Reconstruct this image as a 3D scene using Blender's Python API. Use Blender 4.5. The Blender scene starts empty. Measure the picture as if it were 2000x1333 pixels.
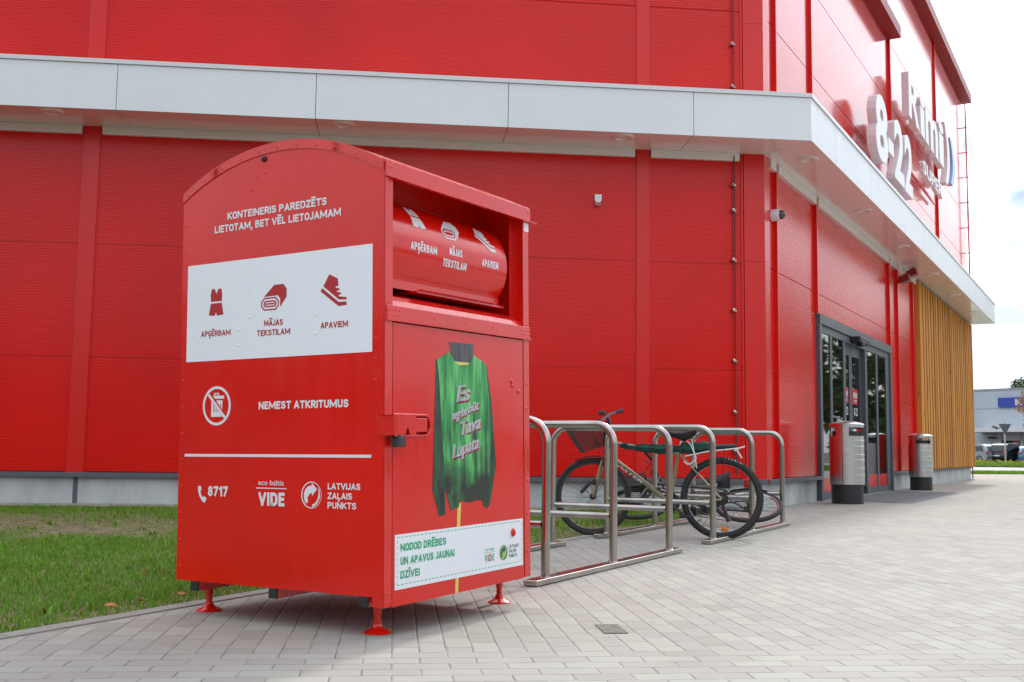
import bpy, bmesh, math, random
import numpy as np
from mathutils import Vector, Matrix, Quaternion
R = math.radians
random.seed(7); rng = np.random.default_rng(7)
sc = bpy.context.scene
COL = sc.collection

# ------------------------------------------------------------------ camera, sky, sun, exposure
CAM = Vector((0, 0, .75)); FPX = 2111.85
RT = Vector((0.99991264, -0.00130598, 0.01315322)); UP = Vector((-0.0132179, -0.09879565, 0.99501995)); FW = Vector((0, 0.99510689, 0.09880428))
cd = bpy.data.cameras.new('camera'); cam = bpy.data.objects.new('camera', cd); COL.objects.link(cam)
cam.matrix_world = Matrix(((RT.x, UP.x, -FW.x, CAM.x), (RT.y, UP.y, -FW.y, CAM.y), (RT.z, UP.z, -FW.z, CAM.z), (0, 0, 0, 1)))
cd.sensor_width = 36; cd.lens = FPX / 2000 * 36; cd.clip_start = .05; cd.clip_end = 6000
sc.camera = cam
SUN_AZ, SUN_EL = 64.6, 36.6
w = bpy.data.worlds.new('World'); sc.world = w; w.use_nodes = True
nt = w.node_tree; bg = nt.nodes['Background']; bg.inputs[1].default_value = .12
sky = nt.nodes.new('ShaderNodeTexSky'); sky.sky_type = 'NISHITA'; sky.sun_disc = False
sky.sun_elevation = R(SUN_EL); sky.sun_rotation = R(90 - SUN_AZ); sky.dust_density = 2.0
tc = nt.nodes.new('ShaderNodeTexCoord'); mp = nt.nodes.new('ShaderNodeMapping'); mp.inputs['Scale'].default_value = (1, 1, 2.2)
nz = nt.nodes.new('ShaderNodeTexNoise'); nz.inputs['Scale'].default_value = 2.6; nz.inputs['Detail'].default_value = 8; nz.inputs['Roughness'].default_value = .55
rp = nt.nodes.new('ShaderNodeValToRGB'); rp.color_ramp.elements[0].position = .36; rp.color_ramp.elements[1].position = .56
rp2 = nt.nodes.new('ShaderNodeValToRGB'); rp2.color_ramp.elements[0].position = .3; rp2.color_ramp.elements[1].position = .7
rp2.color_ramp.elements[0].color = (7.2, 7.9, 8.7, 1); rp2.color_ramp.elements[1].color = (9.2, 9.6, 10.0, 1)
mx = nt.nodes.new('ShaderNodeMix'); mx.data_type = 'RGBA'
sb = nt.nodes.new('ShaderNodeMix'); sb.data_type = 'RGBA'; sb.blend_type = 'MIX'; sb.inputs['Factor'].default_value = .45
sb.inputs['B'].default_value = (5.6, 6.8, 8.2, 1)
nt.links.new(tc.outputs['Generated'], mp.inputs['Vector']); nt.links.new(mp.outputs[0], nz.inputs['Vector'])
nt.links.new(nz.outputs[0], rp.inputs[0]); nt.links.new(nz.outputs[0], rp2.inputs[0])
nt.links.new(sky.outputs[0], sb.inputs['A'])
nt.links.new(rp.outputs[0], mx.inputs['Factor']); nt.links.new(sb.outputs['Result'], mx.inputs['A']); nt.links.new(rp2.outputs[0], mx.inputs['B'])
# bright veil of thin cloud round the sun
sv = nt.nodes.new('ShaderNodeCombineXYZ'); sv.inputs[0].default_value = math.cos(R(SUN_EL)) * math.cos(R(SUN_AZ)); sv.inputs[1].default_value = math.cos(R(SUN_EL)) * math.sin(R(SUN_AZ)); sv.inputs[2].default_value = math.sin(R(SUN_EL))
dp = nt.nodes.new('ShaderNodeVectorMath'); dp.operation = 'DOT_PRODUCT'; nt.links.new(tc.outputs['Generated'], dp.inputs[0]); nt.links.new(sv.outputs[0], dp.inputs[1])
c0_ = nt.nodes.new('ShaderNodeMath'); c0_.operation = 'MAXIMUM'; c0_.inputs[1].default_value = 0; nt.links.new(dp.outputs['Value'], c0_.inputs[0])
pw = nt.nodes.new('ShaderNodeMath'); pw.operation = 'POWER'; pw.inputs[1].default_value = 9; nt.links.new(c0_.outputs[0], pw.inputs[0])
mu = nt.nodes.new('ShaderNodeMath'); mu.operation = 'MULTIPLY_ADD'; mu.inputs[1].default_value = 1.25; mu.inputs[2].default_value = 1; nt.links.new(pw.outputs[0], mu.inputs[0])
gl = nt.nodes.new('ShaderNodeVectorMath'); gl.operation = 'SCALE'; # an overcast sky is brighter overhead than at the horizon
sx_ = nt.nodes.new('ShaderNodeSeparateXYZ'); nt.links.new(tc.outputs['Generated'], sx_.inputs[0])
zm = nt.nodes.new('ShaderNodeMath'); zm.operation = 'MAXIMUM'; zm.inputs[1].default_value = 0; nt.links.new(sx_.outputs[2], zm.inputs[0])
zg = nt.nodes.new('ShaderNodeMath'); zg.operation = 'MULTIPLY_ADD'; zg.inputs[1].default_value = .62; zg.inputs[2].default_value = .70; nt.links.new(zm.outputs[0], zg.inputs[0])
zz_ = nt.nodes.new('ShaderNodeMath'); zz_.operation = 'MULTIPLY'; nt.links.new(zg.outputs[0], zz_.inputs[0]); nt.links.new(mu.outputs[0], zz_.inputs[1])
nt.links.new(mx.outputs['Result'], gl.inputs[0]); nt.links.new(zz_.outputs[0], gl.inputs['Scale'])
# a pale blue gap low in the cloud, right of the building
gv = nt.nodes.new('ShaderNodeVectorMath'); gv.operation = 'DOT_PRODUCT'; nt.links.new(tc.outputs['Generated'], gv.inputs[0]); gv.inputs[1].default_value = (math.cos(R(11.2)) * math.cos(R(64.6)), math.cos(R(11.2)) * math.sin(R(64.6)), math.sin(R(11.2)))
gr = nt.nodes.new('ShaderNodeMapRange'); gr.interpolation_type = 'SMOOTHSTEP'; gr.inputs[1].default_value = math.cos(R(10)); gr.inputs[2].default_value = math.cos(R(1.5)); nt.links.new(gv.outputs['Value'], gr.inputs[0])
gn = nt.nodes.new('ShaderNodeTexNoise'); gn.inputs['Scale'].default_value = 14; gn.inputs['Detail'].default_value = 7; nt.links.new(mp.outputs[0], gn.inputs[0])
gm = nt.nodes.new('ShaderNodeMapRange'); gm.inputs[1].default_value = .3; gm.inputs[2].default_value = .62; nt.links.new(gn.outputs[0], gm.inputs[0])
gf = nt.nodes.new('ShaderNodeMath'); gf.operation = 'MULTIPLY'; nt.links.new(gr.outputs[0], gf.inputs[0]); nt.links.new(gm.outputs[0], gf.inputs[1])
gx = nt.nodes.new('ShaderNodeMix'); gx.data_type = 'RGBA'; nt.links.new(gf.outputs[0], gx.inputs['Factor']); nt.links.new(gl.outputs[0], gx.inputs['A']); gx.inputs['B'].default_value = (3.7, 4.7, 5.8, 1)
nt.links.new(gx.outputs['Result'], bg.inputs[0])
sd = bpy.data.lights.new('sun', 'SUN'); sd.energy = 1.7; sd.angle = R(3.0); sd.color = (1, .95, .88)
so = bpy.data.objects.new('sun', sd); COL.objects.link(so)
ca, sa = math.cos(R(SUN_AZ)), math.sin(R(SUN_AZ))
so.rotation_euler = Vector((math.cos(R(SUN_EL)) * ca, math.cos(R(SUN_EL)) * sa, math.sin(R(SUN_EL)))).to_track_quat('Z', 'Y').to_euler()
so.location = (0, 10, 30)
vs = sc.view_settings; sc.display_settings.display_device = 'sRGB'
vs.view_transform = 'Standard'; vs.look = 'None'; vs.gamma = 1; vs.use_curve_mapping = False; vs.exposure = 0.5
sc.cycles.max_bounces = 8; sc.cycles.transparent_max_bounces = 8; sc.cycles.caustics_reflective = False; sc.cycles.caustics_refractive = False

# ------------------------------------------------------------------ materials
def mat(name, col, rough=.5, metal=0., coat=0., spec=.5, noise=0., nscale=8., bump=0., bscale=6., bdist=.01, col2=None, stretch=None, bdetail=3, coatr=.05):
    m = bpy.data.materials.new(name); m.use_nodes = True; n = m.node_tree; b = n.nodes['Principled BSDF']
    b.inputs['Base Color'].default_value = (*col, 1); b.inputs['Roughness'].default_value = rough; b.inputs['Metallic'].default_value = metal
    b.inputs['Coat Weight'].default_value = coat; b.inputs['Coat Roughness'].default_value = coatr; b.inputs['Specular IOR Level'].default_value = spec
    if noise or bump:
        t = n.nodes.new('ShaderNodeTexCoord'); p = n.nodes.new('ShaderNodeMapping'); n.links.new(t.outputs['Object'], p.inputs[0])
        if stretch: p.inputs['Scale'].default_value = stretch
    if noise:
        x = n.nodes.new('ShaderNodeTexNoise'); x.inputs['Scale'].default_value = nscale; x.inputs['Detail'].default_value = 6; n.links.new(p.outputs[0], x.inputs[0])
        c2 = col2 or tuple(c * (1 - noise) for c in col); c1 = col if col2 else tuple(min(1, c * (1 + noise)) for c in col)
        k = n.nodes.new('ShaderNodeMix'); k.data_type = 'RGBA'; k.inputs['A'].default_value = (*c1, 1); k.inputs['B'].default_value = (*c2, 1)
        rr = n.nodes.new('ShaderNodeValToRGB'); rr.color_ramp.elements[0].position = .35; rr.color_ramp.elements[1].position = .65
        n.links.new(x.outputs[0], rr.inputs[0]); n.links.new(rr.outputs[0], k.inputs['Factor']); n.links.new(k.outputs['Result'], b.inputs['Base Color'])
    if bump:
        x = n.nodes.new('ShaderNodeTexNoise'); x.inputs['Scale'].default_value = bscale; x.inputs['Detail'].default_value = bdetail; n.links.new(p.outputs[0], x.inputs[0])
        bb = n.nodes.new('ShaderNodeBump'); bb.inputs['Strength'].default_value = bump; bb.inputs['Distance'].default_value = bdist
        n.links.new(x.outputs[0], bb.inputs['Height']); n.links.new(bb.outputs[0], b.inputs['Normal'])
        if coat: n.links.new(bb.outputs[0], b.inputs['Coat Normal'])
    return m
M = {}
M['wallred'] = mat('wall red', (.72, .006, .002), .2, spec=.42, noise=.06, nscale=.7)
M['trimred'] = mat('trim red', (.70, .007, .003), .25)
M['smoothred'] = mat('smooth panel red', (.70, .007, .003), .12, spec=.6, coat=.2, coatr=.1)
M['rooftrim'] = mat('roof trim red', (.30, .02, .02), .45)
M['binred'] = mat('container red', (.72, .006, .001), .2, coat=.15, bump=.35, bscale=2.2, bdist=.012, noise=.05, nscale=2, bdetail=1)
M['binred2'] = mat('container red frame', (.70, .009, .004), .25, coat=.4, noise=.06, nscale=5)
M['fascia'] = mat('fascia white', (.80, .82, .84), .35, coat=.0, spec=.35, noise=.02, nscale=.6)
M['cap'] = mat('cap white', (.72, .71, .72), .3)
M['soffit'] = mat('soffit white', (.82, .80, .77), .2, coat=.3)
M['lightglass'] = mat('downlight glass', (.8, .76, .7), .5)
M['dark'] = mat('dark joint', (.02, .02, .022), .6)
M['grey'] = mat('grey flashing', (.10, .11, .13), .4)
M['anth'] = mat('anthracite frame', (.10, .11, .125), .4)
M['conc'] = mat('plinth concrete', (.52, .53, .52), .85, noise=.14, nscale=3, bump=.2, bscale=40, bdist=.004, stretch=(1, 1, .5))
M['glass'] = mat('dark glass', (.006, .007, .007), .02, spec=.9)
M['white'] = mat('sticker white', (.84, .86, .9), .35)
M['letter'] = mat('letter white', (.78, .78, .8), .4)
M['signface'] = mat('sign white', (.8, .8, .82), .35)
M['signblue'] = mat('sign blue', (.3, .55, .85), .35)
M['iconred'] = mat('icon red', (.45, .012, .015), .4)
M['green'] = mat('print green', (.02, .42, .2), .4)
M['green2'] = mat('print light green', (.33, .6, .12), .4)
M['navy'] = mat('print dark teal', (.03, .1, .13), .4)
M['textgrey'] = mat('print grey', (.08, .08, .09), .4)
M['yellow'] = mat('print yellow', (.78, .6, .12), .4)
M['magenta'] = mat('print magenta', (.5, .03, .13), .4)
M['black'] = mat('black plastic', (.018, .018, .02), .45)
M['rubber'] = mat('black rubber', (.022, .022, .023), .75, noise=.2, nscale=30)
M['steel'] = mat('brushed stainless steel', (.42, .40, .37), .2, metal=1, noise=.12, nscale=6, bump=.06, bscale=220, bdist=.001, stretch=(1, 1, .05))
M['steel2'] = mat('stainless steel bin', (.62, .61, .6), .27, metal=1, noise=.1, nscale=5, stretch=(1, 1, .3))
M['chrome'] = mat('alloy', (.6, .6, .58), .25, metal=1)
M['padlock'] = mat('padlock', (.05, .048, .048), .4, metal=.3)
M['bikegold'] = mat('bike olive gold', (.27, .22, .12), .3, metal=.5, coat=.5)
M['bikegrey'] = mat('bike dark grey', (.05, .05, .055), .35, metal=.3, coat=.4)
M['cloth'] = mat('green cloth', (.008, .055, .04), .8, noise=.3, nscale=20)
M['orange'] = mat('orange reflector', (.8, .2, .01), .2, coat=1)
M['redref'] = mat('red reflector', (.5, .01, .01), .2, coat=1)
M['cord'] = mat('white cord', (.7, .69, .67), .6)
M['mat'] = mat('entrance mat', (.13, .135, .14), .8, noise=.15, nscale=6)
M['kerb'] = mat('kerb concrete', (.28, .27, .245), .85, noise=.08, nscale=12)
M['asph'] = mat('asphalt', (.07, .07, .07), .9, noise=.15, nscale=2)
M['road'] = mat('pale road', (.4, .4, .39), .9, noise=.05, nscale=.3)
M['store'] = mat('store cladding', (.5, .55, .6), .5)
M['bluesign'] = mat('blue sign', (.03, .06, .35), .4)
M['bark'] = mat('bark', (.09, .07, .05), .9, noise=.3, nscale=6)
M['leafor'] = mat('leaf autumn', (.42, .16, .02), .7, noise=.5, nscale=3, col2=(.2, .16, .03))
M['leafdry'] = mat('dry leaf', (.4, .17, .06), .8)
M['flower'] = mat('yellow flower', (.6, .5, .03), .7)

def weather(m, amt, dust, sc_=(9, 9, .7), rlo=.16, rhi=.34):
    n = m.node_tree; L = n.links; b = n.nodes['Principled BSDF']; t = n.nodes.new('ShaderNodeTexCoord'); p = n.nodes.new('ShaderNodeMapping'); p.inputs['Scale'].default_value = sc_; L.new(t.outputs['Object'], p.inputs[0])
    x = n.nodes.new('ShaderNodeTexNoise'); x.inputs['Scale'].default_value = 3; x.inputs['Detail'].default_value = 9; x.inputs['Roughness'].default_value = .7; L.new(p.outputs[0], x.inputs[0])
    y = n.nodes.new('ShaderNodeTexNoise'); y.inputs['Scale'].default_value = 1.6; y.inputs['Detail'].default_value = 4; L.new(t.outputs['Object'], y.inputs[0])
    mu_ = n.nodes.new('ShaderNodeMath'); mu_.operation = 'MULTIPLY'; L.new(x.outputs[0], mu_.inputs[0]); L.new(y.outputs[0], mu_.inputs[1])
    r = n.nodes.new('ShaderNodeMapRange'); r.inputs[1].default_value = .22; r.inputs[2].default_value = .42; r.inputs[3].default_value = 0; r.inputs[4].default_value = amt; L.new(mu_.outputs[0], r.inputs[0])
    src = b.inputs['Base Color'].links[0].from_socket; k = n.nodes.new('ShaderNodeMix'); k.data_type = 'RGBA'; L.new(r.outputs[0], k.inputs['Factor']); L.new(src, k.inputs['A']); k.inputs['B'].default_value = (*dust, 1); L.new(k.outputs['Result'], b.inputs['Base Color'])
    r2 = n.nodes.new('ShaderNodeMapRange'); r2.inputs[1].default_value = .35; r2.inputs[2].default_value = .65; r2.inputs[3].default_value = rlo; r2.inputs[4].default_value = rhi; L.new(x.outputs[0], r2.inputs[0]); L.new(r2.outputs[0], b.inputs['Roughness'])
weather(M['binred'], .012, (.5, .3, .25), (5, 5, 1.2), .15, .26); weather(M['binred2'], .02, (.45, .25, .2), (9, 9, 2), .2, .34)
weather(M['fascia'], .07, (.6, .62, .62), (3, 3, .4), .32, .4); weather(M['conc'], .35, (.32, .32, .3), (3, 3, .5), .8, .9)
def wood_mat():
    m = bpy.data.materials.new('larch slats'); m.use_nodes = True; n = m.node_tree; b = n.nodes['Principled BSDF']; b.inputs['Roughness'].default_value = .7; b.inputs['Specular IOR Level'].default_value = .25
    t = n.nodes.new('ShaderNodeTexCoord'); p = n.nodes.new('ShaderNodeMapping'); p.inputs['Scale'].default_value = (1.2, 1.2, .25); n.links.new(t.outputs['Object'], p.inputs[0])
    x = n.nodes.new('ShaderNodeTexNoise'); x.inputs['Scale'].default_value = 4; x.inputs['Detail'].default_value = 8; n.links.new(p.outputs[0], x.inputs[0])
    r = n.nodes.new('ShaderNodeValToRGB'); e = r.color_ramp.elements; e[0].position = .3; e[0].color = (.50, .19, .03, 1); e[1].position = .7; e[1].color = (.66, .30, .06, 1)
    g = n.nodes.new('ShaderNodeNewGeometry'); h = n.nodes.new('ShaderNodeHueSaturation')
    mr = n.nodes.new('ShaderNodeMapRange'); mr.inputs['To Min'].default_value = .8; mr.inputs['To Max'].default_value = 1.15
    n.links.new(g.outputs['Random Per Island'], mr.inputs[0]); n.links.new(mr.outputs[0], h.inputs['Value'])
    v = n.nodes.new('ShaderNodeTexVoronoi'); v.inputs['Scale'].default_value = 1.0
    p2 = n.nodes.new('ShaderNodeMapping'); p2.inputs['Scale'].default_value = (6, 6, 1.6); n.links.new(t.outputs['Object'], p2.inputs[0]); n.links.new(p2.outputs[0], v.inputs[0])
    r2 = n.nodes.new('ShaderNodeValToRGB'); r2.color_ramp.elements[0].position = .06; r2.color_ramp.elements[1].position = .12; n.links.new(v.outputs['Distance'], r2.inputs[0])
    k = n.nodes.new('ShaderNodeMix'); k.data_type = 'RGBA'; k.inputs['A'].default_value = (.1, .035, .01, 1)
    n.links.new(x.outputs[0], r.inputs[0]); n.links.new(r.outputs[0], h.inputs['Color']); n.links.new(r2.outputs[0], k.inputs['Factor']); n.links.new(h.outputs[0], k.inputs['B'])
    n.links.new(k.outputs['Result'], b.inputs['Base Color']); return m
M['wood'] = wood_mat()

def grass_mat(name, a, b_, dry):
    m = bpy.data.materials.new(name); m.use_nodes = True; n = m.node_tree; b = n.nodes['Principled BSDF']; b.inputs['Roughness'].default_value = .6
    g = n.nodes.new('ShaderNodeNewGeometry'); r = n.nodes.new('ShaderNodeValToRGB'); e = r.color_ramp.elements
    e[0].color = (*a, 1); e[1].color = (*b_, 1); e[1].position = .86; q = e.new(.95); q.color = (*dry, 1)
    n.links.new(g.outputs['Random Per Island'], r.inputs[0]); n.links.new(r.outputs[0], b.inputs['Base Color'])
    b.inputs['Specular IOR Level'].default_value = .3
    tr = n.nodes.new('ShaderNodeBsdfTranslucent'); n.links.new(r.outputs[0], tr.inputs[0]); ms = n.nodes.new('ShaderNodeMixShader'); ms.inputs[0].default_value = .3
    n.links.new(b.outputs[0], ms.inputs[1]); n.links.new(tr.outputs[0], ms.inputs[2]); n.links.new(ms.outputs[0], n.nodes['Material Output'].inputs[0])
    return m
M['grass'] = grass_mat('lawn grass', (.08, .21, .012), (.21, .42, .035), (.36, .3, .12))
M['weeds'] = grass_mat('verge weeds', (.12, .24, .03), (.2, .34, .05), (.35, .28, .06))
M['leaf'] = grass_mat('tree leaves', (.025, .055, .012), (.07, .11, .025), (.14, .14, .03))
M['soil'] = mat('lawn soil', (.19, .15, .085), .95, noise=.45, nscale=9, bump=.8, bscale=25, bdist=.03)

def print_green():
    m = bpy.data.materials.new('pullover print'); m.use_nodes = True; n = m.node_tree; b = n.nodes['Principled BSDF']; b.inputs['Roughness'].default_value = .35
    t = n.nodes.new('ShaderNodeTexCoord'); p = n.nodes.new('ShaderNodeMapping'); p.inputs['Scale'].default_value = (14, 14, 1.6); n.links.new(t.outputs['Object'], p.inputs[0])
    x = n.nodes.new('ShaderNodeTexNoise'); x.inputs['Scale'].default_value = 1.7; x.inputs['Detail'].default_value = 9; x.inputs['Roughness'].default_value = .6; n.links.new(p.outputs[0], x.inputs[0])
    r = n.nodes.new('ShaderNodeValToRGB'); e = r.color_ramp.elements; e[0].position = .34; e[0].color = (.006, .03, .015, 1); e[1].position = .62; e[1].color = (.16, .60, .17, 1)
    q = e.new(.48); q.color = (.025, .30, .07, 1)
    # dirty dark stains (part of the printed picture)
    y = n.nodes.new('ShaderNodeTexNoise'); y.inputs['Scale'].default_value = 6; y.inputs['Detail'].default_value = 3; n.links.new(t.outputs['Object'], y.inputs[0])
    sx = n.nodes.new('ShaderNodeSeparateXYZ'); n.links.new(t.outputs['Object'], sx.inputs[0])
    mr = n.nodes.new('ShaderNodeMapRange'); mr.inputs[1].default_value = .62; mr.inputs[2].default_value = 1.1; mr.inputs[3].default_value = .32; mr.inputs[4].default_value = -.18
    n.links.new(sx.outputs[2], mr.inputs[0]); ad = n.nodes.new('ShaderNodeMath'); n.links.new(y.outputs[0], ad.inputs[0]); n.links.new(mr.outputs[0], ad.inputs[1])
    r2 = n.nodes.new('ShaderNodeValToRGB'); r2.color_ramp.elements[0].position = .55; r2.color_ramp.elements[1].position = .85; n.links.new(ad.outputs[0], r2.inputs[0])
    k = n.nodes.new('ShaderNodeMix'); k.data_type = 'RGBA'; k.inputs['B'].default_value = (.01, .02, .012, 1)
    n.links.new(x.outputs[0], r.inputs[0]); n.links.new(r.outputs[0], k.inputs['A']); n.links.new(r2.outputs[0], k.inputs['Factor']); n.links.new(k.outputs['Result'], b.inputs['Base Color'])
    return m
M['pull'] = print_green()
M['sleeve'] = mat('pullover sleeve print', (.012, .10, .04), .35, noise=.5, nscale=5, col2=(.006, .012, .01), stretch=(6, 6, 1.2))
M['neck'] = mat('hanger print', (.07, .07, .075), .35, noise=.4, nscale=7, stretch=(8, 8, 1))

def paver_mat():
    m = bpy.data.materials.new('concrete pavers'); m.use_nodes = True; n = m.node_tree; b = n.nodes['Principled BSDF']; L = n.links
    t = n.nodes.new('ShaderNodeTexCoord'); s = n.nodes.new('ShaderNodeSeparateXYZ'); L.new(t.outputs['Object'], s.inputs[0])
    def mth(op, a, bb=None):
        q = n.nodes.new('ShaderNodeMath'); q.operation = op
        for i, v in enumerate((a, bb)):
            if v is None: continue
            if isinstance(v, (int, float)): q.inputs[i].default_value = v
            else: L.new(v, q.inputs[i])
        return q.outputs[0]
    X, Y = s.outputs[0], s.outputs[1]
    z2 = mth('LESS_THAN', Y, 0.0)
    def mixv(f, a, bb):
        q = n.nodes.new('ShaderNodeMix'); q.data_type = 'FLOAT'; L.new(f, q.inputs[0]); L.new(a, q.inputs[2]); L.new(bb, q.inputs[3]); return q.outputs[0]
    # slight waviness of the courses
    wn = n.nodes.new('ShaderNodeTexNoise'); wn.inputs['Scale'].default_value = 3; L.new(t.outputs['Object'], wn.inputs[0])
    wob = mth('MULTIPLY', mth('SUBTRACT', wn.outputs[0], .5), .012)
    U = mth('ADD', mixv(z2, Y, X), wob); V = mth('ADD', mixv(z2, X, Y), wob)
    cb = n.nodes.new('ShaderNodeCombineXYZ'); L.new(mth('ADD', U, 100.0), cb.inputs[0]); L.new(mth('ADD', V, 100.0), cb.inputs[1])
    def brick(ms, sm):
        k = n.nodes.new('ShaderNodeTexBrick'); k.offset = .5; k.inputs['Scale'].default_value = 1; k.inputs['Brick Width'].default_value = .2; k.inputs['Row Height'].default_value = .1
        k.inputs['Mortar Size'].default_value = ms; k.inputs['Mortar Smooth'].default_value = sm; k.inputs['Color1'].default_value = (0, 0, 0, 1); k.inputs['Color2'].default_value = (1, 1, 1, 1); k.inputs['Mortar'].default_value = (.5, .5, .5, 1)
        L.new(cb.outputs[0], k.inputs['Vector']); return k
    k1 = brick(.0024, .3); k2 = brick(.009, 1.0)
    r = n.nodes.new('ShaderNodeValToRGB'); e = r.color_ramp.elements; e[0].color = (.285, .276, .24, 1); e[1].color = (.352, .345, .302, 1); q = e.new(.06); q.color = (.31, .288, .258, 1)
    L.new(k1.outputs['Color'], r.inputs[0])
    # fine grain and large stains
    g = n.nodes.new('ShaderNodeTexNoise'); g.inputs['Scale'].default_value = 240; g.inputs['Detail'].default_value = 2; L.new(t.outputs['Object'], g.inputs[0])
    st = n.nodes.new('ShaderNodeTexNoise'); st.inputs['Scale'].default_value = .9; st.inputs['Detail'].default_value = 6; L.new(t.outputs['Object'], st.inputs[0])
    mul = mth('MULTIPLY', mth('ADD', mth('MULTIPLY', g.outputs[0], .22), .89), mth('ADD', mth('MULTIPLY', st.outputs[0], .3), .85))
    mm = n.nodes.new('ShaderNodeMix'); mm.data_type = 'RGBA'; mm.blend_type = 'MULTIPLY'; mm.inputs['Factor'].default_value = 1; L.new(r.outputs[0], mm.inputs['A'])
    cc = n.nodes.new('ShaderNodeCombineColor'); [L.new(mul, cc.inputs[i]) for i in range(3)]; L.new(cc.outputs[0], mm.inputs['B'])
    # sand joint : pale with dark gaps
    jn = n.nodes.new('ShaderNodeTexNoise'); jn.inputs['Scale'].default_value = 7; L.new(t.outputs['Object'], jn.inputs[0])
    jr = n.nodes.new('ShaderNodeValToRGB'); jr.color_ramp.elements[0].position = .4; jr.color_ramp.elements[1].position = .62; jr.color_ramp.elements[0].color = (.10, .096, .086, 1); jr.color_ramp.elements[1].color = (.28, .27, .245, 1); L.new(jn.outputs[0], jr.inputs[0])
    fm = n.nodes.new('ShaderNodeMix'); fm.data_type = 'RGBA'; L.new(k1.outputs['Fac'], fm.inputs['Factor']); L.new(mm.outputs['Result'], fm.inputs['A']); L.new(jr.outputs[0], fm.inputs['B'])
    # trodden gum, drips and grit
    vo = n.nodes.new('ShaderNodeTexVoronoi'); vo.inputs['Scale'].default_value = 1.7; L.new(t.outputs['Object'], vo.inputs[0])
    vs2 = n.nodes.new('ShaderNodeTexNoise'); vs2.inputs['Scale'].default_value = 60; L.new(t.outputs['Object'], vs2.inputs[0])
    sp = n.nodes.new('ShaderNodeMapRange'); sp.inputs[1].default_value = .020; sp.inputs[2].default_value = .034; sp.inputs[3].default_value = .42; sp.inputs[4].default_value = 0.0
    L.new(mth('ADD', vo.outputs['Distance'], mth('MULTIPLY', mth('SUBTRACT', vs2.outputs[0], .5), .03)), sp.inputs[0])
    v2 = n.nodes.new('ShaderNodeTexVoronoi'); v2.inputs['Scale'].default_value = 11; L.new(t.outputs['Object'], v2.inputs[0])
    s2 = n.nodes.new('ShaderNodeMapRange'); s2.inputs[1].default_value = .02; s2.inputs[2].default_value = .05; s2.inputs[3].default_value = .35; s2.inputs[4].default_value = 0.0; L.new(v2.outputs['Distance'], s2.inputs[0])
    gd = n.nodes.new('ShaderNodeMix'); gd.data_type = 'RGBA'; L.new(mth('MAXIMUM', sp.outputs[0], s2.outputs[0]), gd.inputs['Factor']); L.new(fm.outputs['Result'], gd.inputs['A']); gd.inputs['B'].default_value = (.10, .095, .085, 1)
    sn = n.nodes.new('ShaderNodeTexNoise'); sn.inputs['Scale'].default_value = 1.3; sn.inputs['Detail'].default_value = 7; sn.inputs['Roughness'].default_value = .65; L.new(t.outputs['Object'], sn.inputs[0])
    sr_ = n.nodes.new('ShaderNodeMapRange'); sr_.inputs[1].default_value = .56; sr_.inputs[2].default_value = .74; sr_.inputs[3].default_value = 0.0; sr_.inputs[4].default_value = .38; L.new(sn.outputs[0], sr_.inputs[0])
    ge = n.nodes.new('ShaderNodeMix'); ge.data_type = 'RGBA'; L.new(sr_.outputs[0], ge.inputs['Factor']); L.new(gd.outputs['Result'], ge.inputs['A']); ge.inputs['B'].default_value = (.24, .225, .195, 1)
    L.new(ge.outputs['Result'], b.inputs['Base Color']); b.inputs['Roughness'].default_value = .85
    hgt = mth('ADD', mth('MULTIPLY', k2.outputs['Fac'], -1.0), mth('MULTIPLY', g.outputs[0], .12))
    hgt = mth('ADD', hgt, mth('MULTIPLY', k1.outputs['Color'], .25))
    bp = n.nodes.new('ShaderNodeBump'); bp.inputs['Strength'].default_value = .7; bp.inputs['Distance'].default_value = .004; L.new(hgt, bp.inputs['Height']); L.new(bp.outputs[0], b.inputs['Normal'])
    return m
M['paver'] = paver_mat()
M['darkpaver'] = mat('brown paver', (.16, .145, .125), .9, noise=.3, nscale=30)

# ------------------------------------------------------------------ helpers
def empty(name, label, cat, mw=None, group=None):
    o = bpy.data.objects.new(name, None); COL.objects.link(o); o.empty_display_size = .1
    if mw is not None: o.matrix_world = mw
    o['label'] = label; o['category'] = cat
    if group: o['group'] = group
    return o
def link(name, bm, m, parent=None, smooth=False, ms=None):
    me = bpy.data.meshes.new(name); bm.to_mesh(me); bm.free()
    for q in (ms or [m]): me.materials.append(q)
    if smooth:
        me.polygons.foreach_set('use_smooth', [True] * len(me.polygons))
        me.set_sharp_from_angle(angle=R(40))
    o = bpy.data.objects.new(name, me); COL.objects.link(o)
    if parent: o.parent = parent
    return o
def nextq(name, m, par, ms=None):
    """link the mesh being built and begin the next one"""
    global q
    link(name, q, m, par, ms=ms); q = NB()
def tag(o, label=None, cat=None, group=None, kind=None):
    if label: o['label'] = label
    if cat: o['category'] = cat
    if group: o['group'] = group
    if kind: o['kind'] = kind
    return o
def NB(): return bmesh.new()
I4 = Matrix.Identity(4)
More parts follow.
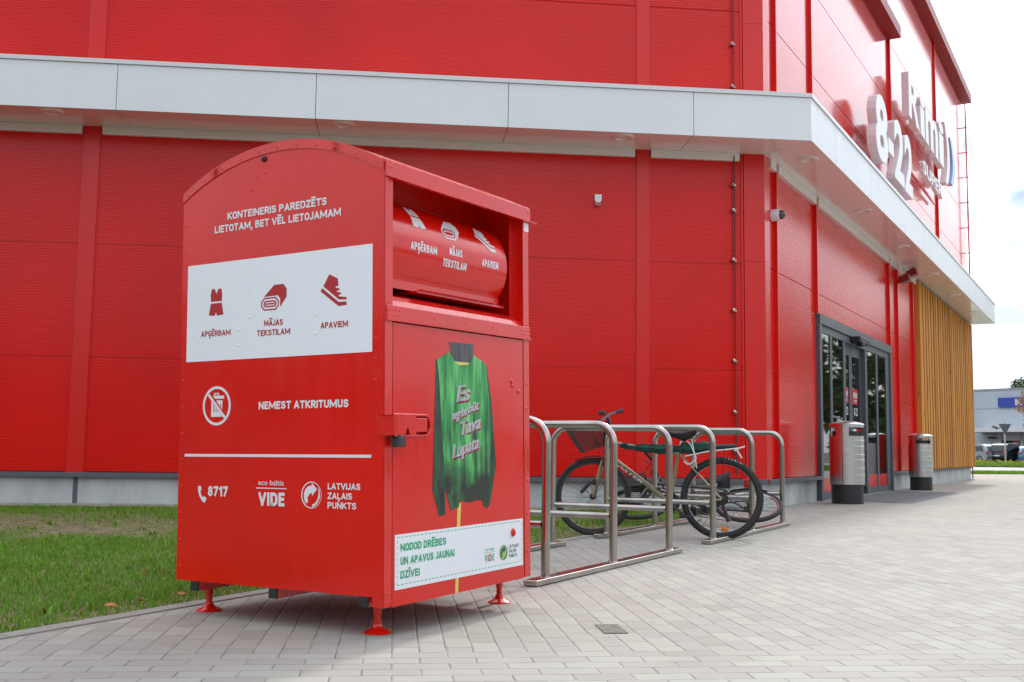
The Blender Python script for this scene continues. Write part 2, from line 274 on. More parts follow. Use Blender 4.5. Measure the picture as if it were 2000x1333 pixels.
def box(bm, x0, x1, y0, y1, z0, z1, T=I4, bev=0, mi=0):
    r = bmesh.ops.create_cube(bm, size=1)
    vs_ = r['verts']; S = Matrix.Translation(((x0 + x1) / 2, (y0 + y1) / 2, (z0 + z1) / 2)) @ Matrix.Diagonal((x1 - x0, y1 - y0, z1 - z0, 1))
    bmesh.ops.transform(bm, matrix=S, verts=vs_)
    fs = set(f for v in vs_ for f in v.link_faces)
    if bev:
        ed = list(set(e for v in vs_ for e in v.link_edges))
        rr = bmesh.ops.bevel(bm, geom=ed, offset=bev, segments=2, affect='EDGES', profile=.5)
        fs = set(f for f in rr['faces']) | set(f for f in fs if f.is_valid)
        vs_ = list(set(v for f in fs for v in f.verts))
    for f in fs:
        if f.is_valid: f.material_index = mi
    bmesh.ops.transform(bm, matrix=T, verts=vs_)
def poly(bm, pts, T=I4, mi=0):
    f = bm.faces.new([bm.verts.new(T @ Vector(p)) for p in pts]); f.material_index = mi; return f
def prism(bm, pts, ext, T=I4, mi=0):
    """closed outline pts (3d), extruded by vector ext"""
    a = [bm.verts.new(T @ Vector(p)) for p in pts]; b = [bm.verts.new(T @ (Vector(p) + Vector(ext))) for p in pts]
    n = len(a); fs = [bm.faces.new(a), bm.faces.new(b[::-1])]
    for i in range(n): fs.append(bm.faces.new((a[i], b[i], b[(i + 1) % n], a[(i + 1) % n])))
    for f in fs: f.material_index = mi
    bmesh.ops.recalc_face_normals(bm, faces=fs)
def cyl(bm, p0, p1, r0, r1=None, seg=16, caps=True, mi=0):
    p0, p1 = Vector(p0), Vector(p1); r1 = r0 if r1 is None else r1
    ax = (p1 - p0).normalized(); u = ax.orthogonal().normalized(); v = ax.cross(u)
    A = [bm.verts.new(p0 + (u * math.cos(2 * math.pi * i / seg) + v * math.sin(2 * math.pi * i / seg)) * r0) for i in range(seg)]
    B = [bm.verts.new(p1 + (u * math.cos(2 * math.pi * i / seg) + v * math.sin(2 * math.pi * i / seg)) * r1) for i in range(seg)]
    fs = [bm.faces.new((A[i], A[(i + 1) % seg], B[(i + 1) % seg], B[i])) for i in range(seg)]
    if caps: fs += [bm.faces.new(A[::-1]), bm.faces.new(B)]
    for f in fs: f.material_index = mi
def lathe(bm, prof, seg=24, T=I4, caps=True, mi=0):
    """prof: (r,z) list"""
    rings = [[bm.verts.new(T @ Vector((r * math.cos(2 * math.pi * i / seg), r * math.sin(2 * math.pi * i / seg), z))) for i in range(seg)] for r, z in prof]
    fs = []
    for a, b in zip(rings, rings[1:]):
        fs += [bm.faces.new((a[i], a[(i + 1) % seg], b[(i + 1) % seg], b[i])) for i in range(seg)]
    if caps: fs += [bm.faces.new(rings[0][::-1]), bm.faces.new(rings[-1])]
    for f in fs: f.material_index = mi
def tube(bm, pts, rad, seg=10, closed=False, mi=0, caps=True):
    pts = [Vector(p) for p in pts]; n = len(pts)
    rads = rad if isinstance(rad, (list, tuple)) else [rad] * n
    rings = []; u = None
    for i, p in enumerate(pts):
        if closed: t = pts[(i + 1) % n] - pts[i - 1]
        else: t = pts[min(i + 1, n - 1)] - pts[max(i - 1, 0)]
        t.normalize()
        if u is None: u = t.orthogonal().normalized()
        else:
            u = (u - t * u.dot(t)); u = u.normalized() if u.length > 1e-6 else t.orthogonal().normalized()
        v = t.cross(u)
        rings.append([bm.verts.new(p + (u * math.cos(2 * math.pi * k / seg) + v * math.sin(2 * math.pi * k / seg)) * rads[i]) for k in range(seg)])
    fs = []
    pr = list(zip(rings, rings[1:])) + ([(rings[-1], rings[0])] if closed else [])
    for a, b in pr: fs += [bm.faces.new((a[k], a[(k + 1) % seg], b[(k + 1) % seg], b[k])) for k in range(seg)]
    if caps and not closed: fs += [bm.faces.new(rings[0][::-1]), bm.faces.new(rings[-1])]
    for f in fs: f.material_index = mi
def fillet(pts, r, n=6):
    """round the inner corners of a polyline"""
    pts = [Vector(p) for p in pts]; out = [pts[0]]
    for a, b, c in zip(pts, pts[1:], pts[2:]):
        d1 = (a - b).normalized(); d2 = (c - b).normalized(); ang = d1.angle(d2); t = r / math.tan(ang / 2)
        s, e = b + d1 * t, b + d2 * t; cen = b + (d1 + d2).normalized() * (r / math.sin(ang / 2))
        for i in range(n + 1):
            k = i / n; q = (s - cen).normalized().slerp((e - cen).normalized(), k) if (s - cen).angle(e - cen) > 1e-4 else (s - cen).normalized()
            out.append(cen + q * r)
    out.append(pts[-1]); return out
def rivet(bm, p, n, r=.007, mi=0):
    p = Vector(p); n = Vector(n).normalized(); u = n.orthogonal().normalized(); v = n.cross(u); S = 8
    a = [bm.verts.new(p + (u * math.cos(2 * math.pi * i / S) + v * math.sin(2 * math.pi * i / S)) * r) for i in range(S)]
    b = [bm.verts.new(p + n * r * .4 + (u * math.cos(2 * math.pi * i / S) + v * math.sin(2 * math.pi * i / S)) * r * .7) for i in range(S)]
    t = bm.verts.new(p + n * r * .55)
    for i in range(S):
        f = bm.faces.new((a[i], a[(i + 1) % S], b[(i + 1) % S], b[i])); g = bm.faces.new((b[i], b[(i + 1) % S], t)); f.material_index = g.material_index = mi; f.smooth = g.smooth = True

# text as mesh data: list of (verts2d, faces)
_font_cache = {}
def raw_text(body, off=0., shear=0., ext=0.):
    key = (body, off, shear, ext)
    if key not in _font_cache:
        c = bpy.data.curves.new('lettering', 'FONT'); c.body = body; c.size = 1; c.offset = off; c.shear = shear; c.extrude = ext; c.resolution_u = 4
        o = bpy.data.objects.new('lettering', c); COL.objects.link(o)
        me = bpy.data.meshes.new_from_object(o.evaluated_get(bpy.context.evaluated_depsgraph_get()))
        _font_cache[key] = ([tuple(v.co) for v in me.vertices], [tuple(p.vertices) for p in me.polygons])
        bpy.data.objects.remove(o); bpy.data.curves.remove(c); bpy.data.meshes.remove(me)
    return _font_cache[key]
DIA = {'Ā': ('A', 'm'), 'Ē': ('E', 'm'), 'Ī': ('I', 'm'), 'Ū': ('U', 'm'), 'ū': ('u', 'm'), 'ī': ('i', 'm'), 'Ģ': ('G', 'c'), 'Ļ': ('L', 'c'), 'Ņ': ('N', 'c')}
def text(bm, body, x0, x1, y0, cap, fn, off=.022, shear=0., mi=0, ext=0.):
    """set the text between x0 and x1, baseline y0, cap height cap; fn maps (x,y,z) to 3d"""
    base = ''.join(DIA.get(ch, (ch, 0))[0] for ch in body)
    bold = 1; bw = .028
    if off > .016 and not ext: bold = 2 if off < .026 else 3; off0 = off; off = .0161 if off > .016 else off
    vs_, fs = raw_text(base, .009 if bold > 1 else off, shear, ext)
    offm = .009 if bold > 1 else off
    hx = raw_text('H', offm)[0]; H = max(v[1] for v in hx); b0 = min(v[1] for v in hx)
    lo = min(v[0] for v in vs_); hi = max(v[0] for v in vs_); sx = (x1 - x0) / (hi - lo); sy = cap / (H - b0)
    def put(vv, ff):
        a = [bm.verts.new(fn((x - lo) * sx + x0, (y - b0) * sy + y0, z)) for x, y, z in vv]
        for f in ff:
            try: q = bm.faces.new([a[i] for i in f]); q.material_index = mi
            except ValueError: pass
    if off > .016 and not ext:
        for k_ in range(bold): dx_ = (k_ - (bold - 1) / 2) * bw; put([(v[0] + dx_, v[1], v[2] + k_ * .00012) for v in vs_], fs)
    else: put(vs_, fs)
    for i, ch in enumerate(body):
        if ch in DIA:
            pre = raw_text(base[:i + 1], offm)[0]; one = raw_text(base[i], offm)[0]
            xr = max(v[0] for v in pre); wd = max(v[0] for v in one) - min(v[0] for v in one); cx = xr - wd / 2
            if DIA[ch][1] == 'm':
                top = max(v[1] for v in one); hw = max(.14, wd * .32); sh = shear * top
                put([(cx - hw + sh, top + .07, 0), (cx + hw + sh, top + .07, 0), (cx + hw + sh, top + .16, 0), (cx - hw + sh, top + .16, 0)], [(0, 1, 2, 3)])
            else:
                put([(cx - .02, b0 - .08, 0), (cx + .08, b0 - .08, 0), (cx + .05, b0 - .27, 0), (cx - .04, b0 - .27, 0)], [(0, 1, 2, 3)])

# condensed bold sign capitals, drawn as strokes in a box of height 1
def arc_(cx, cy, rx, ry, a0, a1, n=7): return [(cx + rx * math.cos(R(a0 + (a1 - a0) * k / n)), cy + ry * math.sin(R(a0 + (a1 - a0) * k / n))) for k in range(n + 1)]
GW = {'I': 0, 'M': .74, 'N': .5, '1': .24, ',': .0, ' ': .16, 'J': .3, 'E': .36, 'L': .34, 'T': .44, 'Z': .42, 'A': .52, 'V': .52, 'K': .46}
def glyph(c):
    w_ = GW.get(c, .44); h = w_ / 2; t = .1
    D_ = {'A': [[(0, 0), (h, 1), (w_, 0)], [(w_ * .17, .28), (w_ * .83, .28)]], 'B': [[(0, 0), (0, 1), (w_ * .55, 1)] + arc_(w_ * .55, .77, w_ * .36, .23, 80, -80) + [(0, .54)], [(w_ * .5, .54)] + arc_(w_ * .55, .27, w_ * .45, .27, 80, -90) + [(0, 0)]],
        'D': [[(0, 0), (0, 1), (w_ * .4, 1)] + arc_(w_ * .4, .68, w_ * .6, .32, 80, 0) + arc_(w_ * .4, .32, w_ * .6, .32, 0, -90) + [(0, 0)]], 'E': [[(w_, 1), (0, 1), (0, 0), (w_, 0)], [(0, .52), (w_ * .85, .52)]],
        'G': [arc_(h, .7, h, .3, 35, 180) + arc_(h, .3, h, .3, 180, 360) + [(w_, .46), (w_ * .6, .46)]], 'I': [[(0, 0), (0, 1)]], 'J': [[(w_, 1), (w_, .25)] + arc_(w_ * .45, .25, w_ * .55, .25, 0, -150)],
        'K': [[(0, 0), (0, 1)], [(w_ * .92, 1), (.04, .48)], [(.1, .54), (w_, 0)]], 'L': [[(0, 1), (0, 0), (w_, 0)]], 'M': [[(0, 0), (.02, 1), (h, .2), (w_ - .02, 1), (w_, 0)]], 'N': [[(0, 0), (0, 1), (w_, 0), (w_, 1)]],
        'O': [arc_(h, .7, h, .3, 0, 180) + arc_(h, .3, h, .3, 180, 360) + [(w_, .7)]], 'P': [[(0, 0), (0, 1), (w_ * .5, 1)] + arc_(w_ * .5, .74, w_ * .5, .26, 80, -90) + [(0, .48)]],
        'R': [[(0, 0), (0, 1), (w_ * .5, 1)] + arc_(w_ * .5, .74, w_ * .46, .26, 80, -90) + [(0, .48)], [(w_ * .45, .46), (w_, 0)]], 'S': [arc_(h, .76, h * .95, .24, 30, 250) + arc_(h, .26, h, .26, 70, -150)],
        'T': [[(0, 1), (w_, 1)], [(h, 1), (h, 0)]], 'U': [[(0, 1), (0, .3)] + arc_(h, .3, h, .3, 180, 360) + [(w_, 1)]], 'V': [[(0, 1), (h, 0), (w_, 1)]], 'Z': [[(0, 1), (w_, 1), (0, 0), (w_, 0)]],
        '8': [arc_(h, .76, h * .85, .24, -90, 270, 12), arc_(h, .26, h, .26, 90, 450, 12)], '7': [[(0, 1), (w_, 1), (w_ * .3, 0)]], '1': [[(0, .82), (w_, 1), (w_, 0)]], ',': [[(.02, .05), (-.03, -.14)]], ' ': []}
    return D_[c], w_
def caps(bm, body, x0, x1, y0, cap, fn, wt=.2, mi=0):
    gl_ = [glyph(DIA.get(ch, (ch, 0))[0]) for ch in body]; gap = .1
    fix = sum(wt + gap if ch != ' ' else .4 for ch in body) - gap
    sw = max(sum(g[1] for g, ch in zip(gl_, body) if ch != ' '), .01); sx = max((x1 - x0 - fix * cap) / sw, .02)
    x = x0; lines = []; T_ = wt * cap / 2; k = 0
    for ch, (g, w_) in zip(body, gl_):
        b_, dia = DIA.get(ch, (ch, 0))
        if ch == ' ': x += .4 * cap; continue
        X_ = lambda u: x + wt * cap / 2 + u * sx
        for l in g: lines.append([(X_(p[0]), p[1] * (1 - wt) + wt / 2 if b_ != ',' else p[1]) for p in l])
        if dia == 'm': m_ = max(w_ * sx * .5, .13 * cap); lines.append([(X_(w_ / 2) - m_, 1.2), (X_(w_ / 2) + m_, 1.2)])
        if dia == 'c': lines.append([(X_(w_ * .5) + .03 * cap, -.14), (X_(w_ * .5) - .04 * cap, -.3)])
        x += w_ * sx + (wt + gap) * cap
    for l in lines:
        P_ = [Vector((p[0], y0 + p[1] * cap)) for p in l]
        for i, (a, b) in enumerate(zip(P_, P_[1:])):
            d_ = (b - a); L_ = d_.length
            if L_ < 1e-6: continue
            d_ /= L_; n_ = Vector((-d_.y, d_.x)) * T_
            def turn(u): u = u.normalized() if u.length > 1e-6 else d_; return T_ * min(1.0, math.tan(min(d_.angle(u), 2.6) / 2))
            e0 = d_ * (turn(P_[i] - P_[i - 1]) if i else T_ * .95); e1 = d_ * (turn(P_[i + 2] - P_[i + 1]) if i < len(P_) - 2 else T_ * .95)
            q_ = bm.faces.new([bm.verts.new(fn(v.x, v.y, .00003 * (k % 9))) for v in (a - e0 - n_, b + e1 - n_, b + e1 + n_, a - e0 + n_)]); q_.material_index = mi; k += 1

# ------------------------------------------------------------------ frames measured from the place
def frame(o, ex, ey, ez): return Matrix(((ex[0], ey[0], ez[0], o[0]), (ex[1], ey[1], ez[1], o[1]), (ex[2], ey[2], ez[2], o[2]), (0, 0, 0, 1)))
AA = R(6.032); BA = R(60.375)
OB = Vector((3.38316, 14.44921, 0))
MA = Matrix.Translation(OB) @ Matrix.Rotation(AA, 4, 'Z')        # building frame: x along wall A, -y outwards
TB = Matrix.Rotation(BA - AA, 4, 'Z')                            # wall B inside the building frame
MB_ = MA @ TB

# ------------------------------------------------------------------ ground
gb = NB(); poly(gb, [(-2500, -2500, -.03), (2500, -2500, -.03), (2500, 2500, -.03), (-2500, 2500, -.03)])
tag(link('ground', gb, M['asph']), kind='structure')
EDGE0 = Vector((-1.99, 4.29, 0)); EDGED = Vector((3.22, 6.40, 0)).normalized(); EN = Vector((EDGED.y, -EDGED.x, 0))   # EN points to the paving
def edge(t, o=0, z=0): p = EDGE0 + EDGED * t + EN * o; return Vector((p.x, p.y, z))
PM = Matrix.Rotation(R(6.0), 4, 'Z'); PM.translation = PM @ Vector((0, 4.07, 0))
PI_ = PM.inverted()
pb = NB()
def pvp(pts): poly(pb, [PI_ @ Vector(p) for p in pts])
pvp([edge(-13, .09), Vector((30, -7, 0)), Vector((62, 47, 0)), Vector((5, 47, 0)), edge(22, .09)])
ob_ = link('pavement', pb, M['paver']); ob_.matrix_world = PM; tag(ob_, kind='structure')
kb = NB(); L_ = -13.0
while L_ < 10.8:
    a, b = edge(L_ + .004, 0), edge(L_ + .996, .085)
    prism(kb, [edge(L_ + .004, 0, -.02), edge(L_ + .996, 0, -.02), edge(L_ + .996, .092, -.02), edge(L_ + .004, .092, -.02)], (0, 0, .026)); L_ += 1.0
tag(link('kerb', kb, M['kerb']), kind='structure')
# strip of pavers along the plinth, and the earth under the lawn
def PA(t, out, z=0): return MA @ Vector((t, -out, z))
ib = NB(); poly(ib, [PI_ @ p for p in (PA(-16, -.2), PA(-16, .70), PA(-1.2, .70), PA(-.6, -.2))])
ob_ = link('path', ib, M['paver']); ob_.matrix_world = PM @ Matrix.Translation((0, 0, .004)); tag(ob_, kind='structure')
lb = NB()
NXG, NYG = 46, 30
grid = {}
for i in range(NXG + 1):
    for j in range(NYG + 1):
        t = -6 + 16.7 * j / NYG; u = i / NXG
        p = edge(t) - EN * (0.0 + 9.5 * u)
        grid[i, j] = lb.verts.new((p.x, p.y, -.012 + .012 * math.sin(p.x * 2.1) * math.cos(p.y * 1.7) * min(1, u * 8)))
for i in range(NXG):
    for j in range(NYG): lb.faces.new((grid[i, j], grid[i, j + 1], grid[i + 1, j + 1], grid[i + 1, j]))
tag(link('lawn', lb, M['soil'], smooth=True), kind='structure')
# brown paver in the walkway
db = NB(); prism(db, [(.372, 4.738, 0), (.470, 4.748, 0), (.492, 4.530, 0), (.394, 4.519, 0)], (0, 0, .004)); tag(link('paver', db, M['darkpaver']), 'single brown paver among the pale grey ones right of the red container', 'paver')
# grey slabs before the doors
mb = NB()
def PB(t, out, z=0): return MB_ @ Vector((t, -out, z))
for i in range(9):
    for j in range(3):
        a, b = 3.1 + i * .61, 3.1 + i * .61 + .6; c, d_ = .1 + j * .41, .1 + j * .41 + .4
        poly(mb, [PB(a, c, .005), PB(a, d_, .005), PB(b, d_, .005), PB(b, c, .005)])
tag(link('threshold_slabs', mb, M['mat']), kind='structure')

# grass blades
def blades(name, pos, hgt, wid, m, lean=.35):
    n = len(pos); az = rng.uniform(0, 2 * np.pi, n); la = rng.uniform(0, 2 * np.pi, n); ln = rng.uniform(.1, 1, n) * lean * hgt
    dx, dy = np.cos(az) * wid / 2, np.sin(az) * wid / 2; lx, ly = np.cos(la) * ln, np.sin(la) * ln
    V = np.zeros((n, 5, 3))
    V[:, 0] = pos + np.stack([-dx, -dy, 0 * dx], 1); V[:, 1] = pos + np.stack([dx, dy, 0 * dx], 1)
    mid = pos + np.stack([lx * .35, ly * .35, hgt * .6], 1)
    V[:, 2] = mid + np.stack([dx * .7, dy * .7, 0 * dx], 1); V[:, 3] = mid - np.stack([dx * .7, dy * .7, 0 * dx], 1)
    V[:, 4] = pos + np.stack([lx, ly, hgt * rng.uniform(.85, 1, n)], 1)
    me = bpy.data.meshes.new(name); me.vertices.add(n * 5); me.vertices.foreach_set('co', V.ravel())
    base = (np.arange(n) * 5)[:, None]; quad = base + np.array([0, 1, 2, 3]); tri = base + np.array([3, 2, 4])
    loops = np.concatenate([quad, tri], 1).ravel(); me.loops.add(len(loops)); me.loops.foreach_set('vertex_index', loops.astype(np.int32))
    st = np.arange(n)[:, None] * 7 + np.array([0, 4]); me.polygons.add(n * 2); me.polygons.foreach_set('loop_start', st.ravel().astype(np.int32))
    me.update(calc_edges=True); me.validate(); me.materials.append(m)
    o = bpy.data.objects.new(name, me); COL.objects.link(o); return o
def vnoise(x, y, s, seed):
    g = np.random.default_rng(seed).random((64, 64)); X, Y = x * s + 100, y * s + 100; i, j = np.floor(X).astype(int), np.floor(Y).astype(int); f, h_ = X - i, Y - j; f = f * f * (3 - 2 * f); h_ = h_ * h_ * (3 - 2 * h_)
    q = lambda a, b: g[a % 64, b % 64]
    return (q(i, j) * (1 - f) + q(i + 1, j) * f) * (1 - h_) + (q(i, j + 1) * (1 - f) + q(i + 1, j + 1) * f) * h_
N = 330000
tt = rng.uniform(-1.2, 10.6, N); uu = rng.uniform(0.0, 8.2, N)
P = np.array(EDGE0)[None] + np.array(EDGED)[None] * tt[:, None] - np.array(EN)[None] * uu[:, None]
MAi = np.array(MA.inverted()); ly_ = P @ MAi[1, :3] + MAi[1, 3]; lx_ = P @ MAi[0, :3] + MAi[0, 3]
vis = (P[:, 1] > 3.2) & (ly_ < -.62 - .14 * vnoise(P[:, 0], P[:, 1], 3, 11)) & (np.abs(P[:, 0]) < P[:, 1] * .56 + .5) & (lx_ < -.7)
P, tt, uu, out_ = P[vis], tt[vis], uu[vis], -ly_[vis]
bare = .55 * vnoise(P[:, 0], P[:, 1], .9, 1) + .3 * vnoise(P[:, 0], P[:, 1], 2.6, 2) + .15 * vnoise(P[:, 0], P[:, 1], 7, 3)
band = np.exp(-((out_ - 3.6) / 1.9) ** 2)                      # worn strip through the middle of the lawn
dens = np.clip(1.1 - .86 * band * np.clip((bare - .40 + .24 * rng.random(len(P))) * 3.0, 0, 1), .2, 1)
far = np.clip(7.5 / np.maximum(P[:, 1], 3), .55, 1)
keep = rng.random(len(P)) < dens * far
P, dens, uu = P[keep], dens[keep], uu[keep]
tuft = vnoise(P[:, 0], P[:, 1], 4, 5)
hg = (.02 + .035 * tuft ** 1.5 + .022 * rng.random(len(P))) * np.clip(dens, .35, 1) * np.where(rng.random(len(P)) < .03, 1.5, 1) * np.clip(.5 + uu * 1.5, .5, 1)
P[:, 2] = -.012
tag(blades('grass', P, hg, .004 + .003 * rng.random(len(P)), M['grass'], 1.15), 'short worn green lawn between the paving and the red wall', 'grass', kind='stuff')
Pd = P[rng.random(len(P)) < .22 * (1.1 - dens)]; Pd = np.repeat(Pd, 5, 0) + rng.normal(0, .03, (len(Pd) * 5, 3)) * np.array([1, 1, 0])
tag(blades('straw', Pd, .008 + .02 * rng.random(len(Pd)), .004, mat('straw', (.34, .28, .16), .9, noise=.4, nscale=12), 2.5), 'dry straw in the worn strip of the lawn', 'straw', kind='stuff')
# broad leaved weeds in the lawn
n = 230; t_ = rng.uniform(0, 9, n); u_ = rng.uniform(.1, 5, n); Pw = np.array(EDGE0)[None] + np.array(EDGED)[None] * t_[:, None] - np.array(EN)[None] * u_[:, None]
Pw = np.repeat(Pw, 7, 0) + rng.normal(0, .02, (n * 7, 3)) * np.array([1, 1, 0]); lyw = Pw @ MAi[1, :3] + MAi[1, 3]; Pw = Pw[lyw < -.6]
tag(blades('weeds', Pw, .02 + .03 * rng.random(len(Pw)), .02, M['weeds'], 1.6), 'small broad leaved weeds in the worn lawn', 'weeds', kind='stuff')
LT = ('small orange dead leaf on the grass, nearest of three to the lower left', 'small orange dead leaf on the grass, closest of three to the red container', 'small orange dead leaf between the two others by the pavement edge')
for i, (x, y) in enumerate(((-1.745, 4.83), (-1.55, 5.22), (-1.66, 5.0))):
    q = NB(); s = .03; th = i * 1.3
    f = [(-s, 0, 0), (-s * .3, s * .6, .006), (s * .5, s * .5, .01), (s * 1.1, 0, 0), (s * .4, -s * .55, .008), (-s * .4, -s * .5, .004)]
    prism(q, f, (0, 0, .0015)); o = link('fallen_leaf', q, M['leafdry']); o.location = (x, y, .04); o.rotation_euler = (.2, .15, th)
    tag(o, LT[i], 'leaf', 'fallen leaves along the lawn edge')

# ------------------------------------------------------------------ supermarket building
BLD = empty('supermarket_building', 'large red panel clad shop building with a white canopy around its corner', 'building', MA)
def ribs(bm, x0, x1, z0, z1, T, dep=.0045, pitch=.0345, y=0.):
    """panel face with fine horizontal ribs; outwards is -y"""
    prof = []; z = z0
    while z < z1 - .001:
        z2 = min(z + pitch, z1); h_ = z2 - z
        prof += [(z, y), (z + h_ * .58, y), (z + h_ * .68, y + dep), (z + h_ * .90, y + dep)]; z = z2
    prof.append((z1, y))
    a = [bm.verts.new(T @ Vector((x0, p[1], p[0]))) for p in prof]; b = [bm.verts.new(T @ Vector((x1, p[1], p[0]))) for p in prof]
    for i in range(len(prof) - 1): bm.faces.new((a[i], b[i], b[i + 1], a[i + 1]))
    poly(bm, [(x0, y, z0), (x0, y + .02, z0), (x1, y + .02, z0), (x1, y, z0)], T); poly(bm, [(x0, y, z1), (x1, y, z1), (x1, y + .02, z1), (x0, y + .02, z1)], T)
    poly(bm, [(x0, y, z0), (x0, y, z1), (x0, y + .02, z1), (x0, y + .02, z0)], T); poly(bm, [(x1, y, z0), (x1, y + .02, z0), (x1, y + .02, z1), (x1, y, z1)], T)
HR1, HR2 = 9.75, 11.95
lows = [.395, 1.832, 3.271, 4.75]; upp = [5.36, 6.80, 8.24, 9.68]
# wall A
wa = NB()
for xs in ((-16.2, -8.94), (-8.72, -1.76), (-1.57, -.30)):
    for zs in list(zip(lows, lows[1:])) + list(zip(upp, upp[1:])): ribs(wa, xs[0], xs[1], zs[0] + .006, zs[1] - .006, I4)
box(wa, -16.2, -.02, .012, .3, .39, 9.7)
wall1 = link('wall', wa, M['wallred'], BLD)
# wall B
wb = NB()
segs = [(.24, .52), (.60, 2.77), (2.87, 8.78), (8.87, 9.69), (9.78, 11.62), (11.70, 12.1)]
for xs in segs:
    for zs in list(zip(lows, lows[1:])):
        z0 = zs[0]
        if xs == (2.87, 8.78):
            if zs[1] < 2: continue
            z0 = max(z0, 2.93)
            if z0 >= zs[1] - .1: continue
        ribs(wb, xs[0], xs[1], z0 + .006, zs[1] - .006, TB)
box(wb, .02, 2.86, .012, .3, .39, 9.7, TB); box(wb, 2.86, 8.84, .012, .3, 2.93, 9.7, TB); box(wb, 8.84, 21.85, .012, .3, .39, 9.7, TB); box(wb, 9.45, 21.85, .012, 1.2, 9.7, 11.9, TB)
link('wall', wb, M['wallred'], BLD); wb = NB()
for xs in ((.24, .56), (.62, 2.60), (2.68, 9.40)):
    for zs in zip(upp, upp[1:]): ribs(wb, xs[0], xs[1], zs[0] + .006, zs[1] - .006, TB, dep=.0015)
for xs in ((9.50, 15.95), (16.03, 21.85)):
    for zs in zip(upp + [11.12, 11.9], upp[1:] + [11.12, 11.9]):
        if zs[1] > zs[0]: ribs(wb, xs[0], xs[1], zs[0] + .006, zs[1] - .006, TB, dep=.0015)
link('upper_wall', wb, M['smoothred'], BLD)
# hidden sides and roof slab close the volume
cb_ = NB()
far_ = TB @ Vector((21.85, .3, 0)); e2 = far_ + Vector((-8, 16, 0))
prism(cb_, [(-16.2, .3, .0), (0, .3, .0), tuple(far_), tuple(e2), (-16.2, 24, 0)], (0, 0, 9.6)); rf = link('core', cb_, M['trimred'], BLD)
# pilaster cover strips
def strip(T, x0, x1, z0, z1, d0=.03):
    q = NB(); box(q, x0, x1, -d0, .012, z0, z1, T, .006); box(q, x0 - .012, x0 + .02, -.012, .012, z0, z1, T); box(q, x1 - .02, x1 + .012, -.012, .012, z0, z1, T); return link('pilaster', q, M['trimred'], BLD)
for x0, x1 in ((-8.93, -8.73), (-1.75, -1.58)): strip(I4, x0, x1, .36, 4.79); strip(I4, x0, x1, 5.30, 9.7)
for x0, x1, z0 in ((.53, .59, .36), (2.78, 2.86, 2.94), (8.79, 8.86, 2.9), (9.70, 9.77, .36), (11.63, 11.69, .36)): strip(TB, x0, x1, z0, 4.79, .05)
for x0, x1, z1 in ((.57, .61, 9.7), (2.61, 2.67, 9.7), (9.41, 9.49, 9.75), (15.96, 16.02, 11.85)): strip(TB, x0, x1, 5.3, z1, .05)
# corner cover
q = NB(); c1 = Vector((-.27, -.035, 0)); c2 = Vector((0, -.035, 0)); k_ = TB @ Vector((.2, -.035, 0)); ic = Vector((.0165, -.035, 0))
for z0, z1 in ((.35, 3.3), (3.304, 4.79), (5.3, 6.62), (6.624, 9.72)):
    prism(q, [(c1.x, c1.y, z0), (ic.x, ic.y, z0), (k_.x, k_.y, z0), tuple((TB @ Vector((.2, .01, 0)))[:2]) + (z0,), (0, .01, z0), (c1.x, .01, z0)], (0, 0, z1 - z0))
box(q, -.305, -.275, -.016, .012, .36, 4.79); box(q, -.305, -.275, -.016, .012, 5.3, 9.7)
link('corner_cover', q, M['trimred'], BLD)
# plinth
q = NB()
def plinthbox(x0, x1, T): box(q, x0, x1, .03, .29, -.05, .33, T, .004)
for x0, x1 in ((-16.2, -8.86), (-8.80, -6.01), (-5.99, -2.0), (-1.99, -.01)): plinthbox(x0, x1, I4)
link('plinth', q, M['conc'], BLD); q = NB()
for x0, x1 in ((.02, 2.9),): plinthbox(x0, x1, TB)
link('plinth', q, M['conc'], BLD); q = NB()
for x0, x1 in ((8.86, 9.5), (9.505, 11.9), (11.905, 15.2), (15.205, 18.5), (18.505, 21.85)): plinthbox(x0, x1, TB)
link('plinth', q, M['conc'], BLD)
q = NB(); box(q, -8.86, -8.80, .034, .2, -.05, .32); link('drain_pipe', q, M['grey'], BLD)
q = NB()
box(q, -16.2, .02, -.05, .1, .325, .385, I4, .004); link('flashing', q, M['grey'], BLD); q = NB(); box(q, .04, 2.98, -.055, .1, .327, .383, TB, .004); link('flashing', q, M['grey'], BLD); q = NB(); box(q, 8.80, 12.0, -.055, .1, .327, .383, TB, .004); box(q, 12.0, 21.87, -.03, .1, .327, .383, TB, .004)
link('flashing', q, M['grey'], BLD)
# roof trims
q = NB(); box(q, -16.3, .1, -.12, .3, 9.68, 9.86); box(q, .0, 9.44, -.28, .3, 9.66, 9.9, TB); box(q, 9.36, 22.0, -.28, 1.3, 11.86, 12.15, TB); link('roof_trim', q, M['rooftrim'], BLD)
# canopy
OV = .773; ZC0, ZC1 = 4.781, 5.36
half = math.tan((BA - AA) / 2); kx = OV * half    # mitre
can = bpy.data.objects.new('canopy', None); COL.objects.link(can); can.parent = BLD
fb = NB(); jx = [-16.2, -15.562, -13.162, -10.762, -8.362, -5.97, -3.57, -1.17, kx]
for a, b in zip(jx, jx[1:]): box(fb, a + .004, b - (.004 if b != kx else 0), -OV, -OV + .02, ZC0, ZC1 - .01)
jb = [-kx + .0, .95, 3.42, 5.95, 8.5, 11.0, 13.5, 16.0, 18.5, 21.96]
jb = [kx * -1, .95, 3.42, 5.95, 8.5, 11.0, 13.5, 16.0, 18.5, 21.96]
for a, b in zip(jb, jb[1:]): box(fb, (a if a != jb[0] else kx * -1) + .004, b - .004, -OV, -OV + .02, ZC0, ZC1 - .01, TB)
for v in fb.verts: pass
box(fb, 21.94, 21.96, -OV + .02, .0, ZC0, ZC1 - .01, TB)
